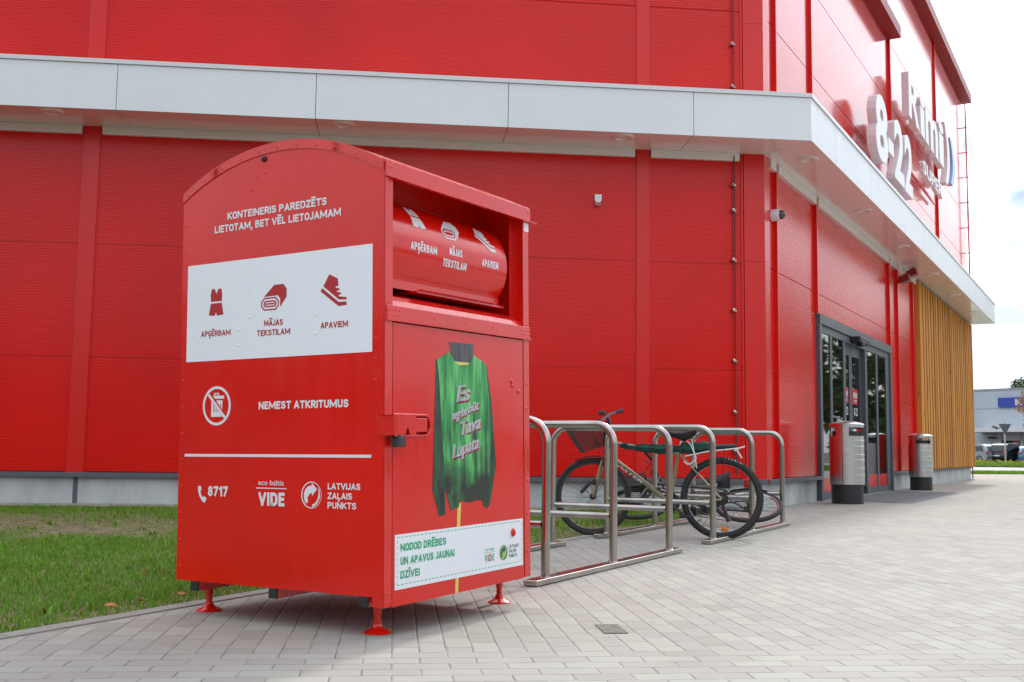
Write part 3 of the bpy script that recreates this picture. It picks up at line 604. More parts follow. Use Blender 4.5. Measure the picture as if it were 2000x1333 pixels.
# fixing screws
for a, b in zip(jx, jx[1:]):
    for k in range(6):
        x = a + .05 + (b - a - .1) * k / 5
        for z in (ZC0 + .07, ZC1 - .08): rivet(fb, (x, -OV, z), (0, -1, 0), .011)
for a, b in zip(jb, jb[1:]):
    for k in range(6):
        x = a + .05 + (b - a - .1) * k / 5
        for z in (ZC0 + .07, ZC1 - .08): rivet(fb, TB @ Vector((x, -OV, z)), TB @ Vector((0, -1, 0)), .011)
link('fascia', fb, M['fascia'], can)
sb_ = NB()
def soff(x0, x1, T, m0=0, m1=0):
    ps = [(x0 + m0, -OV + .02, ZC0 + .002), (x1 + m1, -OV + .02, ZC0 + .002), (x1, .0, ZC0 + .002), (x0, .0, ZC0 + .002)]
    prism(sb_, ps, (0, 0, .02), T)
for i, (a, b) in enumerate(zip(jx, jx[1:])): soff(a + .005, (b if b != kx else 0) - .004, I4, 0, kx - .01 if b == kx else 0)
for i, (a, b) in enumerate(zip(jb, jb[1:])): soff((a if i else 0) + .005, b - .004, TB, -kx + .01 if i == 0 else 0, 0)
link('soffit', sb_, M['soffit'], can)
q = NB(); prism(q, [(-16.2, -OV + .03, ZC0 + .03), (kx - .02, -OV + .03, ZC0 + .03), (0, .0, ZC0 + .03), (-16.2, 0, ZC0 + .03)], (0, 0, .5)); prism(q, [(-kx + .02, -OV + .03, ZC0 + .03), (21.93, -OV + .03, ZC0 + .03), (21.93, 0, ZC0 + .03), (0, 0, ZC0 + .03)], (0, 0, .5), TB)
link('canopy_core', q, M['dark'], can)
q = NB()
prism(q, [(-16.2, -OV - .02, ZC1 - .005), (kx + .0085, -OV - .02, ZC1 - .005), (0, .03, ZC1 - .005), (-16.2, .03, ZC1 - .005)], (0, 0, .052)); prism(q, [(-kx - .0085, -OV - .02, ZC1 - .005), (21.98, -OV - .02, ZC1 - .005), (21.98, .03, ZC1 - .005), (0, .03, ZC1 - .005)], (0, 0, .052), TB)
link('coping', q, M['cap'], can)
q = NB()
for x0, x1 in ((-16.2, -8.955), (-8.705, -1.775), (-1.555, -.33)): box(q, x0, x1, -.05, .01, 4.675, 4.781, I4, .003)
for x0, x1 in ((.24, .5), (.615, 2.75), (2.885, 8.76), (8.885, 9.67), (9.795, 11.6), (11.72, 12.0)): box(q, x0, x1, -.06, .01, 4.655, 4.781, TB, .003)
link('cove_trim', q, M['soffit'], can)
for x, T in [(-13.0, I4), (-9.17, I4), (-5.63, I4), (-2.05, I4)] + [(x, TB) for x in (.49, 4.09, 7.67, 11.4, 15.05, 18.7)]:
    o_ = -.5 if T is TB else -.56
    q = NB(); Tq = T @ Matrix.Translation((x, o_, ZC0))
    lathe(q, [(.085, -.002), (.092, -.018), (.138, -.016), (.15, -.003), (.15, .004)], 28, Tq, caps=False); dl = link('downlight', q, M['soffit'], can, True)
    q = NB(); lathe(q, [(.088, -.004), (.0005, -.004)], 28, Tq, caps=False); link('lens', q, M['lightglass'], dl)
# entrance door
door = bpy.data.objects.new('entrance_door', None); COL.objects.link(door); door.parent = BLD
q = NB()
box(q, 2.86, 8.84, -.06, .1, 2.78, 2.93, TB); box(q, 2.86, 3.0, -.05, .1, .0, 2.78, TB); box(q, 8.70, 8.84, -.05, .1, 0, 2.78, TB)
box(q, 3.0, 8.70, -.02, .12, 2.66, 2.78, TB); box(q, 3.0, 4.79, .0, .12, 0, .13, TB); box(q, 6.5, 8.7, .0, .12, 0, .13, TB)
for x0, x1 in ((3.0, 3.10), (3.68, 3.82), (4.63, 4.80), (6.40, 6.56), (7.40, 7.55), (8.36, 8.70)): box(q, x0, x1, -.014, .12, .13, 2.66, TB)
link('frame', q, M['anth'], door)
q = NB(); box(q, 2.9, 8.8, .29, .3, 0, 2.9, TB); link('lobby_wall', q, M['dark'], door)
for x0, x1 in ((3.10, 3.68), (3.82, 4.63), (6.56, 7.40), (7.55, 8.36)):
    q = NB(); box(q, x0, x1, .0, .011, .35, 2.66, TB); link('pane', q, M['glass'], door)
    q = NB(); box(q, x0, x1, -.003, .06, .13, .35, TB); link('kick_panel', q, M['trimred'], door)
for x0, x1 in ((4.80, 5.55), (5.57, 6.40)):
    q = NB(); box(q, x0, x1, .07, .11, 2.48, 2.66, TB); box(q, x0, x1, .07, .11, .0, .12, TB); box(q, x0, x0 + .1, .07, .11, .12, 2.48, TB); box(q, x1 - .1, x1, .07, .11, .12, 2.48, TB); lf = link('door_leaf', q, M['anth'], door)
    q = NB(); box(q, x0 + .1, x1 - .1, .085, .095, .12, 2.48, TB); link('pane', q, M['glass'], lf)
    cx = (x0 + x1) / 2 + .02; xp = x0 + .16
    q = NB(); box(q, xp, xp + .42, .078, .084, 1.62, 1.90, TB); link('notice', q, M['trimred'], lf)
    q = NB(); fn = lambda X, Y, Z_: TB @ Vector((X, .0765 - Z_, Y)); text(q, 'RIMI', xp + .06, xp + .36, 1.74, .1, fn); text(q, 'SUPER', xp + .12, xp + .32, 1.66, .045, fn); text(q, '8-22', xp + .08, xp + .38, 1.42, .14, fn); link('lettering', q, M['letter'], lf)
    q = NB(); box(q, xp, xp + .24, .078, .084, .72, 1.18, TB); link('notice', q, M['white'], lf)
    q = NB(); box(q, xp + .25, xp + .5, .078, .084, .72, 1.18, TB); link('notice', q, M['trimred'], lf)
    q = NB()
    for z in (.78, .88, .98): box(q, xp + .29, xp + .46, .0755, .0775, z, z + .05, TB)
    link('lettering', q, M['letter'], lf)
    q = NB()
    for z in (.8, .93, 1.03, 1.1): box(q, xp + .05, xp + .19, .0755, .0775, z, z + .02, TB)
    link('lettering', q, M['iconred'], lf)
q = NB(); box(q, 5.15, 5.95, -.2, -.02, 2.68, 2.79, TB, .02); box(q, 5.25, 5.45, -.22, -.1, 2.62, 2.72, TB, .03); link('motion_sensor', q, M['black'], door)
# wooden slat screen
scr = bpy.data.objects.new('slat_screen', None); COL.objects.link(scr); scr.parent = BLD
q = NB(); x = 12.25
while x < 21.8:
    z0 = .395 + random.uniform(-.004, .004); box(q, x, x + .25, -.102 + random.uniform(-.003, .003), -.065, z0, 4.74, TB); x += .40
link('slat', q, M['wood'], scr)
q = NB(); box(q, 12.08, 12.24, -.112, .0, .39, 4.75, TB, .004); link('end_board', q, M['wood'], scr); q = NB(); box(q, 21.74, 21.88, -.112, .0, .39, 4.75, TB, .004); link('end_board', q, M['wood'], scr)
q = NB(); box(q, 12.24, 21.74, -.072, -.004, .395, 4.74, TB); link('backing_board', q, mat('dark backing', (.16, .06, .012), .8), scr)

# things fixed on the walls
def on(T, x, out, z): return MA @ T @ Matrix.Translation((x, -out, z))
r_ = empty('alarm_siren', 'small white and red alarm siren box on the red front wall', 'alarm siren', on(I4, -2.277, .006, 4.06))
q = NB(); prism(q, [(-.045, -.05, .075), (.045, -.05, .075), (.045, -.05, 0), (.025, -.05, -.03), (-.025, -.05, -.03), (-.045, -.05, 0)], (0, .05, 0)); link('cover', q, M['white'], r_)
q = NB(); prism(q, [(-.045, -.045, -.002), (-.025, -.045, -.033), (.025, -.045, -.033), (.045, -.045, -.002), (.045, -.045, -.06), (.03, -.045, -.078), (-.03, -.045, -.078), (-.045, -.045, -.06)], (0, .045, 0)); link('flash_lens', q, M['redref'], r_)
r_ = empty('dome_camera', 'white dome security camera on the red corner strip under the canopy', 'security camera', on(TB, .40, .0, 4.02) )
q = NB(); tm = Matrix.Rotation(R(90), 4, 'X'); lathe(q, [(.075, 0), (.085, .01), (.082, .1), (.07, .13)], 24, tm); link('housing', q, M['letter'], r_, True)
q = NB(); lathe(q, [(.066, .13), (.062, .16), (.045, .19), (.02, .205), (.002, .208)], 20, tm); link('dome', q, mat('smoked dome', (.03, .03, .035), .05, coat=1), r_, True)
for i, (x, z) in enumerate(((9.5, 4.36), (10.42, 4.62))):
    r_ = empty('flood_light', 'dark red floodlight under the canopy, ' + ('nearer the glass doors' if i == 0 else 'nearer the wooden slat screen'), 'floodlight', on(TB, x, .05, z), 'dark red floodlights under the canopy')
    q = NB(); box(q, -.12, .12, -.3, -.08, -.07, .07, Matrix.Rotation(R(-18), 4, 'X'), .015); link('housing', q, mat('dark red', (.22, .008, .008), .4), r_)
    q = NB(); box(q, -.03, .03, -.14, .0, -.03, .06, I4, .005); link('bracket', q, M['trimred'], r_)
def conductor(name, label, T, x, zs, z0, z1, red=False, out=.05):
    r0 = empty(name, label, 'cable', on(T, x, 0, z0), None)
    q = NB(); tube(q, [(0, -out, 0), (.003, -out, (z1 - z0) / 2), (0, -out, z1 - z0)], .02 if red else .009, 8); link('cable', q, M['trimred'] if red else M['black'], r0)
    for z in zs:
        q = NB(); box(q, -.03, .02, -out - .02, 0.0, z - z0 - .012, z - z0 + .012, I4, .003); lathe(q, [(.02, -.03), (.024, -.01), (.02, .012)], 10, Matrix.Translation((-.02, -out - .012, z - z0 + .02))); link('clamp', q, M['trimred'] if red else M['steel'], r0)
conductor('lightning_conductor', 'black lightning cable with small clamps running down the lower red wall', I4, -.41, (4.33, 3.98, 3.3, 2.62, 1.94, 1.26, .75), .45, 4.74)
conductor('lightning_conductor', 'black lightning cable with small clamps on the upper wall above the canopy', I4, -.41, (6.3, 7.1, 5.7), 5.41, 9.66)
conductor('lightning_conductor', 'thin red cable on stand-off clips at the far end of the upper wall', TB, 21.7, (6.2, 7.0, 7.8, 8.6, 9.4, 10.2, 11.0), 5.42, 11.8, True, .12)
q = NB(); tube(q, [(0, 0, .0), (0, 0, .36)], .018, 8); o = link('conductor_rod', q, M['grey']); o.matrix_world = on(TB, 21.9, .02, -.03); tag(o, 'thin grey metal rod at the far end of the concrete plinth', 'metal rod')

# signs above the canopy
def solid_text(bm, body, x0, x1, z0, cap, y0, dep, T, off=.06):
    """extruded letters standing along x, faces at y0 (outwards -y), thickness dep"""
    text(bm, body, x0, x1, z0, cap, lambda X, Y, Z_: T @ Vector((X, y0 + dep / 2 - Z_ * dep, Y)), off=off * .5, ext=.5)
sgo = .4
sr = empty('opening_hours_sign', 'big white three dimensional numerals 8-22 standing on the canopy edge', 'sign', on(TB, 5.6, 0, 5.41))
TS = Matrix.Translation((-5.6, 0, -5.41))
for body, x0, x1, z0, cap in (('8', 5.85, 7.0, 6.2, 1.25), ('-', 7.05, 7.6, 6.45, .9), ('2', 7.68, 8.72, 6.18, 1.25), ('2', 8.82, 9.75, 6.16, 1.25)):
    q = NB()
    if body == '-': box(q, x0, x1, -.40, -.23, 6.55, 6.83, TS)
    else: solid_text(q, body, x0, x1, z0, cap, -.40, .17, TS, .07)
    link('numeral', q, M['signface'], sr)
q = NB(); box(q, 5.5, 9.8, -.2, -.14, 5.88, 5.95, TS)
for x in (5.75, 6.6, 7.8, 8.6, 9.5): box(q, x, x + .05, -.2, -.15, 5.41, 6.1, TS)
box(q, 6.7, 7.7, -.17, -.14, 6.9, 6.98, TS)
link('support_rail', q, M['grey'], sr)
sr = empty('store_sign', 'big white store name letters RIMI SUPER with blue arc on the pink red upper wall', 'sign', on(TB, 9.2, 0, 7.2))
TS = Matrix.Translation((-9.2, 0, -7.2))
for body, x0, x1, z0, cap in (('R', 9.75, 11.1, 8.02, .98), ('i', 11.25, 11.85, 8.02, .98), ('m', 12.0, 13.9, 8.02, 1.25), ('i', 14.1, 14.9, 8.05, 1.18)):
    q = NB(); solid_text(q, body, x0, x1, z0, cap, -.36, .15, TS, .06); link('letter', q, M['signface'], sr)
for m_, xo, h0, h1 in ((M['signface'], 15.1, 7.75, 9.35), (M['signblue'], 16.1, 7.95, 9.2)):
    q = NB(); ps = []
    for k in range(9): a = -1 + 2 * k / 8; ps.append((xo + .5 * (1 - a * a) + .38, -.36, (h0 + h1) / 2 + a * (h1 - h0) / 2))
    for k in range(9): a = 1 - 2 * k / 8; ps.append((xo + .45 * (1 - a * a), -.36, (h0 + h1) / 2 + a * (h1 - h0) / 2))
    prism(q, ps, (0, .15, 0), TS); link('arc', q, m_, sr)
q = NB(); solid_text(q, 'SUPER', 11.9, 14.9, 7.27, .31, -.3, .1, TS, .03); link('letter', q, M['signface'], sr)
q = NB(); box(q, 11.5, 15.0, -.1, -.06, 7.16, 7.22, TS); link('support_rail', q, M['trimred'], sr)

# ------------------------------------------------------------------ clothing container
KS = 1.08
c0 = Vector((-0.45173342, 3.98661812, 0)); cx_ = Vector((0.52265136, 0.85254651, 0.01970926)); cy_ = Vector((-0.85254651, 0.52265136, -0.01053714)); cz_ = Vector((-0.01928447, -0.01129581, 1.0))
MC = frame(CAM + (c0 - CAM) * KS, cx_, cy_, cz_)
BIN = empty('clothing_container', 'red metal clothing container with an arched roof and a green pullover print', 'clothing bank', MC)
W, D, Z0, ZF, ZT = 1.130, 1.164, .221, .181, 1.957
def fS(off): return lambda X, Y, Z_: Vector((-off - Z_, D - X, Y))
def fF(off): return lambda X, Y, Z_: Vector((X, -off - Z_, Y))
def archz(b, dz=0): RR = 1.127; return ZT + math.sqrt(max(0, RR * RR - (b - D / 2) ** 2)) - math.sqrt(RR * RR - (D / 2) ** 2) + dz
NA = 28
def side_outline(z0, inset=0): return [(b, z) for b, z in [(D - inset, z0), (inset, z0)]] + [(inset + (D - 2 * inset) * k / NA, archz(inset + (D - 2 * inset) * k / NA, -inset)) for k in range(NA + 1)]
for nm, x0, dx in (('side_panel', -.001, .004), ('side_panel', W - .003, .004)):
    q = NB(); prism(q, [(x0, b, z) for b, z in side_outline(Z0)], (dx, 0, 0))
    if x0 < 0:
        for p in ((.73, 1.93), (.70, 1.985), (.655, 2.0), (.655, 2.07), (.72, 1.64)): rivet(q, (x0, p[0], p[1]), (-1, 0, 0), .006)
        for k in range(15): rivet(q, (x0, D - .02, .28 + k * .118), (-1, 0, 0), .006)
        for k in range(4): rivet(q, (x0, .04, 1.33 - k * .085), (-1, 0, 0), .006)
    link(nm, q, M['binred'], BIN)
q = NB(); box(q, .003, W - .003, D - .004, D, Z0, ZT); link('back_panel', q, M['binred'], BIN)
# arched roof sheet with folded rims
q = NB()
for k in range(NA):
    b0, b1 = D * k / NA, D * (k + 1) / NA
    prism(q, [(-.006, b0, archz(b0, .004)), (-.006, b1, archz(b1, .004)), (-.006, b1, archz(b1, .008)), (-.006, b0, archz(b0, .008))], (W + .012, 0, 0))
    for x0, x1 in ((-.006, -.002), (W + .002, W + .006)):
        prism(q, [(x0, b0, archz(b0, -.034)), (x0, b1, archz(b1, -.034)), (x0, b1, archz(b1, .004)), (x0, b0, archz(b0, .004))], (x1 - x0, 0, 0))
for k in range(11): b = .03 + (D - .06) * k / 10; rivet(q, (-.006, b, archz(b, -.017)), (-1, 0, 0), .0065)
bmesh.ops.remove_doubles(q, verts=q.verts, dist=1e-5)
link('roof', q, M['binred2'], BIN, True)
q = NB(); lathe(q, [(.014, 0), (.014, .006), (.004, .012)], 12, Matrix.Translation((-.002, .662, 2.062)) @ Matrix.Rotation(R(-90), 4, 'Y')); link('vent_plug', q, M['black'], BIN)
# front frame: posts, lip, beam
for x0, x1, sgn in ((0, .05, 1), (1.078, W, -1)):
    q = NB(); box(q, x0, x1, -.006, .0, ZF, 1.905, I4, .0015); box(q, (x0 if sgn > 0 else x1 - .006), (x0 + .006 if sgn > 0 else x1), -.004, .05, ZF, 1.955)
    xe = x1 - .006 if sgn > 0 else x0
    for z in (.2, .235): rivet(q, (x0 + .014, -.006, z), (0, -1, 0), .005); rivet(q, (x1 - .014, -.006, z), (0, -1, 0), .005)
    for z in ((1.1, .98, .64, .48, .3) if sgn < 0 else ()): rivet(q, ((x0 + x1) / 2, -.006, z), (0, -1, 0), .009)
    link('corner_post', q, M['binred2'], BIN)
q = NB(); prism(q, [(-.004, -.016, 1.898), (-.004, -.016, 1.962), (-.004, -.0, 1.972), (-.004, .03, 1.975), (-.004, .03, 1.969), (-.004, -.008, 1.955), (-.004, -.008, 1.903)], (W + .008, 0, 0)); box(q, .045, W + .045, -.03, -.008, 1.893, 1.898)
for x in (.012, .03, W - .03, W - .012): rivet(q, (x, -.016, 1.94), (0, -1, 0), .005)
link('hood_lip', q, M['binred2'], BIN)
q = NB(); box(q, .004, W - .002, -.014, 0, 1.32, 1.376, I4, .002); box(q, .0, W + .002, -.02, 0, 1.313, 1.32)
for x in list(np.linspace(.014, .085, 4)) + list(np.linspace(W - .085, W - .014, 4)):
    for z in (1.337, 1.358): rivet(q, (x, -.014, z), (0, -1, 0), .005)
for x in (.33, .57, .79): rivet(q, (x, -.014, 1.35), (0, -1, 0), .006)
for x in (.012, .032): rivet(q, (x, -.006, 1.388), (0, -1, 0), .005); rivet(q, (W - x, -.006, 1.388), (0, -1, 0), .005)
link('crossbeam', q, M['binred2'], BIN)
# recess with the tipping drum
q = NB()
poly(q, [(.05, 0, 1.9), (.05, .62, 1.9), (.05, .62, 1.3), (.05, 0, 1.3)]); poly(q, [(1.078, 0, 1.95), (1.078, .3, 2.0), (1.078, .3, 1.3), (1.078, 0, 1.3)])
poly(q, [(.05, .0, 1.95), (1.078, .0, 1.95), (1.078, .26, 2.06), (.05, .26, 2.06)]); poly(q, [(.05, .255, 2.08), (1.078, .255, 2.08), (1.078, .255, 1.84), (.05, .255, 1.84)])
fl = [(0, 1.374), (.015, 1.402), (.05, 1.425), (.10, 1.442), (.16, 1.45), (.5, 1.45)]
for (a, b), (c, d_) in zip(fl, fl[1:]): poly(q, [(.05, a, b), (1.078, a, b), (1.078, c, d_), (.05, c, d_)])
poly(q, [(.05, .5, 1.3), (1.078, .5, 1.3), (1.078, .5, 1.9), (.05, .5, 1.9)]); poly(q, [(1.04, .05, 1.3), (1.04, .05, 1.95), (1.078, .05, 1.95), (1.078, .05, 1.3)])
link('recess', q, M['binred2'], BIN)
DC = (.25, 1.655); DR = .222; DX0, DX1 = .055, .985
def drum(th, rr=DR): return DC[0] - rr * math.cos(th), DC[1] + rr * math.sin(th)     # th: 0 faces the front, pi/2 up
q = NB(); prof = [(.22, 1.885)] + [drum(R(a)) for a in range(84, -42, -4)]; prof += [(prof[-1][0] + .002, 1.488), (.16, 1.478), (.4, 1.50)]
inn = [(p[0], p[1]) for p in prof]
prism(q, [(DX0, p[0], p[1]) for p in prof], (DX1 - DX0, 0, 0)); link('drum', q, M['binred'], BIN, True)
dr = [o for o in BIN.children if o.name.startswith('drum')][-1]
q = NB(); box(q, .30, DX1 + .02, .058, .2, 1.462, 1.470, Matrix.Rotation(0, 4, 'X')); prism(q, [(.31, .04, 1.474), (.9, .04, 1.474), (.9, .07, 1.466), (.31, .07, 1.466)], (0, 0, .004)); box(q, DX0, DX1, .078, .084, 1.468, 1.505); link('handle_flange', q, M['binred2'], dr)
def fD(X, Y, Z_):   # Y = arc height measured along the drum from the centre line
    th = Y / DR; y, z = drum(th, DR + .0016); return Vector((X, y, z))
def fine(bm, f, pts, mi=0):   # flat icon mapped on a curved face: split into horizontal strips
    poly_ = [Vector((p[0], p[1])) for p in pts]; zs = sorted(set([p[1] for p in pts])); lo, hi = zs[0], zs[-1]; n = max(2, int((hi - lo) / .012)); tri = bmesh.new()
    tri.faces.new([tri.verts.new((p[0], p[1], 0)) for p in pts])
    for k in range(1, n): bmesh.ops.bisect_plane(tri, geom=tri.verts[:] + tri.edges[:] + tri.faces[:], plane_co=(0, lo + (hi - lo) * k / n, 0), plane_no=(0, 1, 0))
    bmesh.ops.triangulate(tri, faces=tri.faces[:]); mp_ = {v: bm.verts.new(f(v.co.x, v.co.y, 0)) for v in tri.verts}
    for fc in tri.faces: q_ = bm.faces.new([mp_[v] for v in fc.verts]); q_.material_index = mi
    tri.free()
TANK = [(.194, 1.511), (.212, 1.511), (.223, 1.488), (.235, 1.510), (.253, 1.510), (.259, 1.483), (.257, 1.454), (.19, 1.454), (.187, 1.484)]
SHORT = [(.189, 1.446), (.257, 1.446), (.269, 1.393), (.229, 1.390), (.222, 1.406), (.214, 1.390), (.177, 1.394)]
TOW1 = [(.512, 1.453), (.571, 1.501), (.624, 1.502), (.643, 1.481), (.644, 1.447), (.607, 1.404), (.607, 1.440), (.592, 1.455)]
SHOE1 = [(.880, 1.521), (.926, 1.500), (.930, 1.470), (.915, 1.468), (.915, 1.462), (.934, 1.459), (.937, 1.452), (.922, 1.450), (.922, 1.444), (.941, 1.441), (.945, 1.434), (.93, 1.431), (.93, 1.426), (.974, 1.419), (.974, 1.410), (.933, 1.412), (.848, 1.473)]
SHOE2 = [(.842, 1.466), (.931, 1.403), (.974, 1.401), (.974, 1.387), (.931, 1.385), (.833, 1.453)]
def octo(x0, x1, y0, y1, c): return [(x0 + c, y0), (x1 - c, y0), (x1, y0 + c), (x1, y1 - c), (x1 - c, y1), (x0 + c, y1), (x0, y1 - c), (x0, y0 + c)]
def ring(bm, o, i, f, mi=0, z=0):
    n = len(o); A = [bm.verts.new(f(p[0], p[1], z)) for p in o]; B_ = [bm.verts.new(f(p[0], p[1], z)) for p in i]
    for k in range(n): q_ = bm.faces.new((A[k], A[(k + 1) % n], B_[(k + 1) % n], B_[k])); q_.material_index = mi
def flat(bm, pts, f, mi=0, z=0): q_ = bm.faces.new([bm.verts.new(f(p[0], p[1], z)) for p in pts]); q_.material_index = mi
# drum lettering and icons
q = NB(); tD = .03
for body, x0, x1, y0 in (('APĢĒRBAM', .215, .405, -.005), ('MĀJAS', .50, .60, .01), ('TEKSTILAM', .455, .64, -.045), ('APAVIEM', .765, .905, -.005)): caps(q, body, x0, x1, y0 - .015, .034, fD); nextq('lettering', M['letter'], dr)
def shift(pts, dx, dy, s=1): return [((p[0] - dx[0]) * s + dx[1], (p[1] - dy[0]) * s + dy[1]) for p in pts]
for shp in (TANK, SHORT): fine(q, fD, shift(shp, (.222, .30), (1.45, .145)))
nextq('pictogram', M['letter'], dr)
for shp in (SHOE1, SHOE2): fine(q, fD, shift(shp, (.905, .83), (1.45, .125)))
nextq('pictogram', M['letter'], dr)
fine(q, fD, shift(TOW1, (.57, .545), (1.45, .125)))
ring(q, shift(octo(.496, .605, 1.393, 1.453, .018), (.57, .545), (1.45, .125)), shift(octo(.503, .598, 1.4, 1.446, .015), (.57, .545), (1.45, .125)), fD)
ring(q, shift(octo(.512, .589, 1.408, 1.437, .01), (.57, .545), (1.45, .125)), shift(octo(.518, .583, 1.414, 1.431, .008), (.57, .545), (1.45, .125)), fD)
link('pictogram', q, M['letter'], dr)
# side face stickers and lettering
q = NB(); prism(q, [fS(.0015)(x, z, 0) for x, z in ((.038, 1.190), (1.107, 1.189), (1.107, 1.628), (.038, 1.628))], (-.001, 0, 0))
for p in ((.735, 1.50), (.735, 1.37), (.80, 1.32), (.80, 1.25), (.36, 1.36), (.36, 1.28), (1.09, 1.31)): rivet(q, (-.0026, p[0], p[1]), (-1, 0, 0), .006)
st1 = link('white_sticker', q, M['white'], BIN)
q = NB(); f = fS(.0032)
IR = lambda n_: nextq(n_, M['iconred'], st1)
for shp in (TANK, SHORT): flat(q, shp, f)
IR('pictogram')
for shp in (SHOE1, SHOE2): flat(q, shp, f)
IR('pictogram'); flat(q, TOW1, f)
ring(q, octo(.496, .600, 1.393, 1.449, .018), octo(.502, .594, 1.399, 1.443, .015), f); ring(q, octo(.510, .586, 1.407, 1.435, .01), octo(.516, .58, 1.413, 1.429, .008), f)
flat(q, [(.52, 1.418), (.576, 1.418), (.576, 1.424), (.52, 1.424)], f); IR('pictogram')
for body, x0, x1, y0 in (('APĢĒRBAM', .13, .315, 1.299), ('MĀJAS', .515, .624, 1.3255), ('TEKSTILAM', .474, .666, 1.284), ('APAVIEM', .835, .982, 1.297)): caps(q, body, x0, x1, y0, .026, f, .2); IR('lettering')
q = NB(); f = fS(.0025); WL = lambda n_: nextq(n_, M['letter'], BIN)
caps(q, 'KONTEINERIS PAREDZĒTS', .283, .862, 1.816, .033, f, .22); WL('lettering'); caps(q, 'LIETOTAM, BET VĒL LIETOJAMAM', .205, .94, 1.762, .033, f, .22); WL('lettering')
circ = lambda cx, cy, r, n=40, a0=0, a1=360: [(cx + r * math.cos(R(a0 + (a1 - a0) * k / n)), cy + r * math.sin(R(a0 + (a1 - a0) * k / n))) for k in range(n if a1 - a0 == 360 else n + 1)]
ring(q, circ(.236, .9895, .0865), circ(.236, .9895, .0745), f)
flat(q, [(.175, 1.040), (.184, 1.049), (.296, .938), (.287, .929)], f)
# crossed out bin, cut along the bar
flat(q, [(.212, 1.034), (.281, 1.034), (.281, 1.020), (.226, 1.020)], f); ring(q, [(.219, 1.034), (.219, 1.046), (.249, 1.046), (.249, 1.034)], [(.225, 1.034), (.225, 1.041), (.243, 1.041), (.243, 1.034)], f)
flat(q, [(.233, 1.013), (.272, 1.013), (.270, .972), (.262, .980), (.2625, .998), (.258, .998), (.2575, .985), (.25, .9925), (.25, .998), (.2455, .998), (.2455, .997)], f)
flat(q, [(.203, 1.013), (.208, 1.013), (.217, 1.003), (.217, .962), (.222, .962), (.222, .998), (.231, .989), (.231, .962), (.2355, .962), (.2355, .9845), (.243, .977), (.243, .962), (.248, .962), (.248, .972), (.268, .952), (.268, .941), (.203, .941)], f)
WL('pictogram'); caps(q, 'NEMEST ATKRITUMUS', .49, .987, .969, .033, f, .23); WL('lettering')
flat(q, [(.04, .766), (1.106, .766), (1.106, .778), (.04, .778)], f); WL('stripe')
flat(q, [(.129, .637), (.147, .637), (.151, .619), (.144, .615), (.150, .600), (.157, .588), (.168, .594), (.184, .583), (.173, .563), (.155, .572), (.138, .594), (.130, .615)], f)
WL('pictogram'); caps(q, '8717', .192, .313, .594, .044, f, .23); WL('lettering')
text(q, 'eco baltia', .494, .64, .648, .022, f, off=.004); flat(q, [(.481, .633), (.656, .633), (.656, .637), (.481, .637)], f); caps(q, 'VIDE', .496, .646, .561, .057, f, .23); WL('lettering')
def dot(bm, cx, cy, r, f, m0, m1, z=0):
    ring(bm, circ(cx, cy, r), circ(cx + r * .03, cy, r * .93), f, m0, z)
    s = r / .054; T_ = lambda pts: [(cx + x * s, cy + y * s) for x, y in pts]
    up_ = [(-.038, -.018), (-.040, .006), (-.030, .026), (-.012, .037), (.002, .038), (.001, .050), (.030, .024), (.004, -.004), (.003, .010), (-.010, .004), (-.020, -.010), (-.018, -.03), (-.030, -.034)]
    flat(bm, T_(up_), f, m0, z); flat(bm, T_([(-x, -y) for x, y in up_][:5] + [(.038, .018)]) if False else T_([(.005, -.050), (.030, -.036), (.046, -.008), (.044, .02), (.034, .034), (.040, .012), (.034, -.016), (.02, -.032), (.006, -.038)]), f, m1, z)
dot(q, .793, .612, .055, f, 0, 0); WL('pictogram')
for body, x0, x1, y0 in (('LATVIJAS', .881, 1.051, .637), ('ZAĻAIS', .881, 1.009, .598), ('PUNKTS', .881, 1.031, .560)): caps(q, body, x0, x1, y0, .026, f, .21); WL('lettering')
# front door
DO = bpy.data.objects.new('door', None); COL.objects.link(DO); DO.parent = BIN
q = NB()
cut = [(.0555, .937)] + [(.0555 + .212 + .04 * math.sin(R(a)), .895 + .042 * math.cos(R(a))) for a in range(0, 181, 15)] + [(.0555, .853)]
outl = [(.0555, .178), (1.0725, .178), (1.0725, 1.309), (.0555, 1.309)] + cut
prism(q, [(p[0], -.004, p[1]) for p in outl], (0, .008, 0))
for p in ((.968, 1.105), (.975, 1.085), (1.03, 1.06)): rivet(q, (p[0], -.004, p[1]), (0, -1, 0), .013)
link('door_sheet', q, M['binred'], DO)
q = NB(); box(q, .05, 1.078, .03, .034, .2, 1.31); link('inner_sheet', q, M['dark'], BIN)
q = NB(); box(q, .056, .32, .024, .027, .84, .95); tube(q, [(p[0], -.006, p[1]) for p in cut], .006, 6); box(q, .12, .262, -.026, .004, .868, .925, I4, .003); link('latch', q, M['binred2'], DO)
q = NB(); T_ = I4
LK = [(.0, .934), (.135, .934), (.135, .856), (.092, .856), (.087, .878), (.079, .884), (.070, .878), (.065, .856), (.0, .856)]
prism(q, [(x, -.062, z) for x, z in LK], (0, .004, 0)); box(q, -.010, .135, -.062, .02, .930, .935); box(q, -.010, -.002, -.062, .03, .855, .9345); box(q, .131, .135, -.058, -.005, .856, .93)
bmesh.ops.bevel(q, geom=[e for e in q.edges if abs(e.verts[0].co.x - e.verts[1].co.x) > .12], offset=.003, segments=2, affect='EDGES')
link('lock_box', q, M['binred2'], BIN)
pl = bpy.data.objects.new('padlock', None); COL.objects.link(pl); pl.parent = BIN
q = NB(); box(q, .02, .075, -.058, -.024, .808, .85, I4, .006); box(q, .032, .064, -.0595, -.057, .815, .843); link('lock_body', q, M['padlock'], pl)
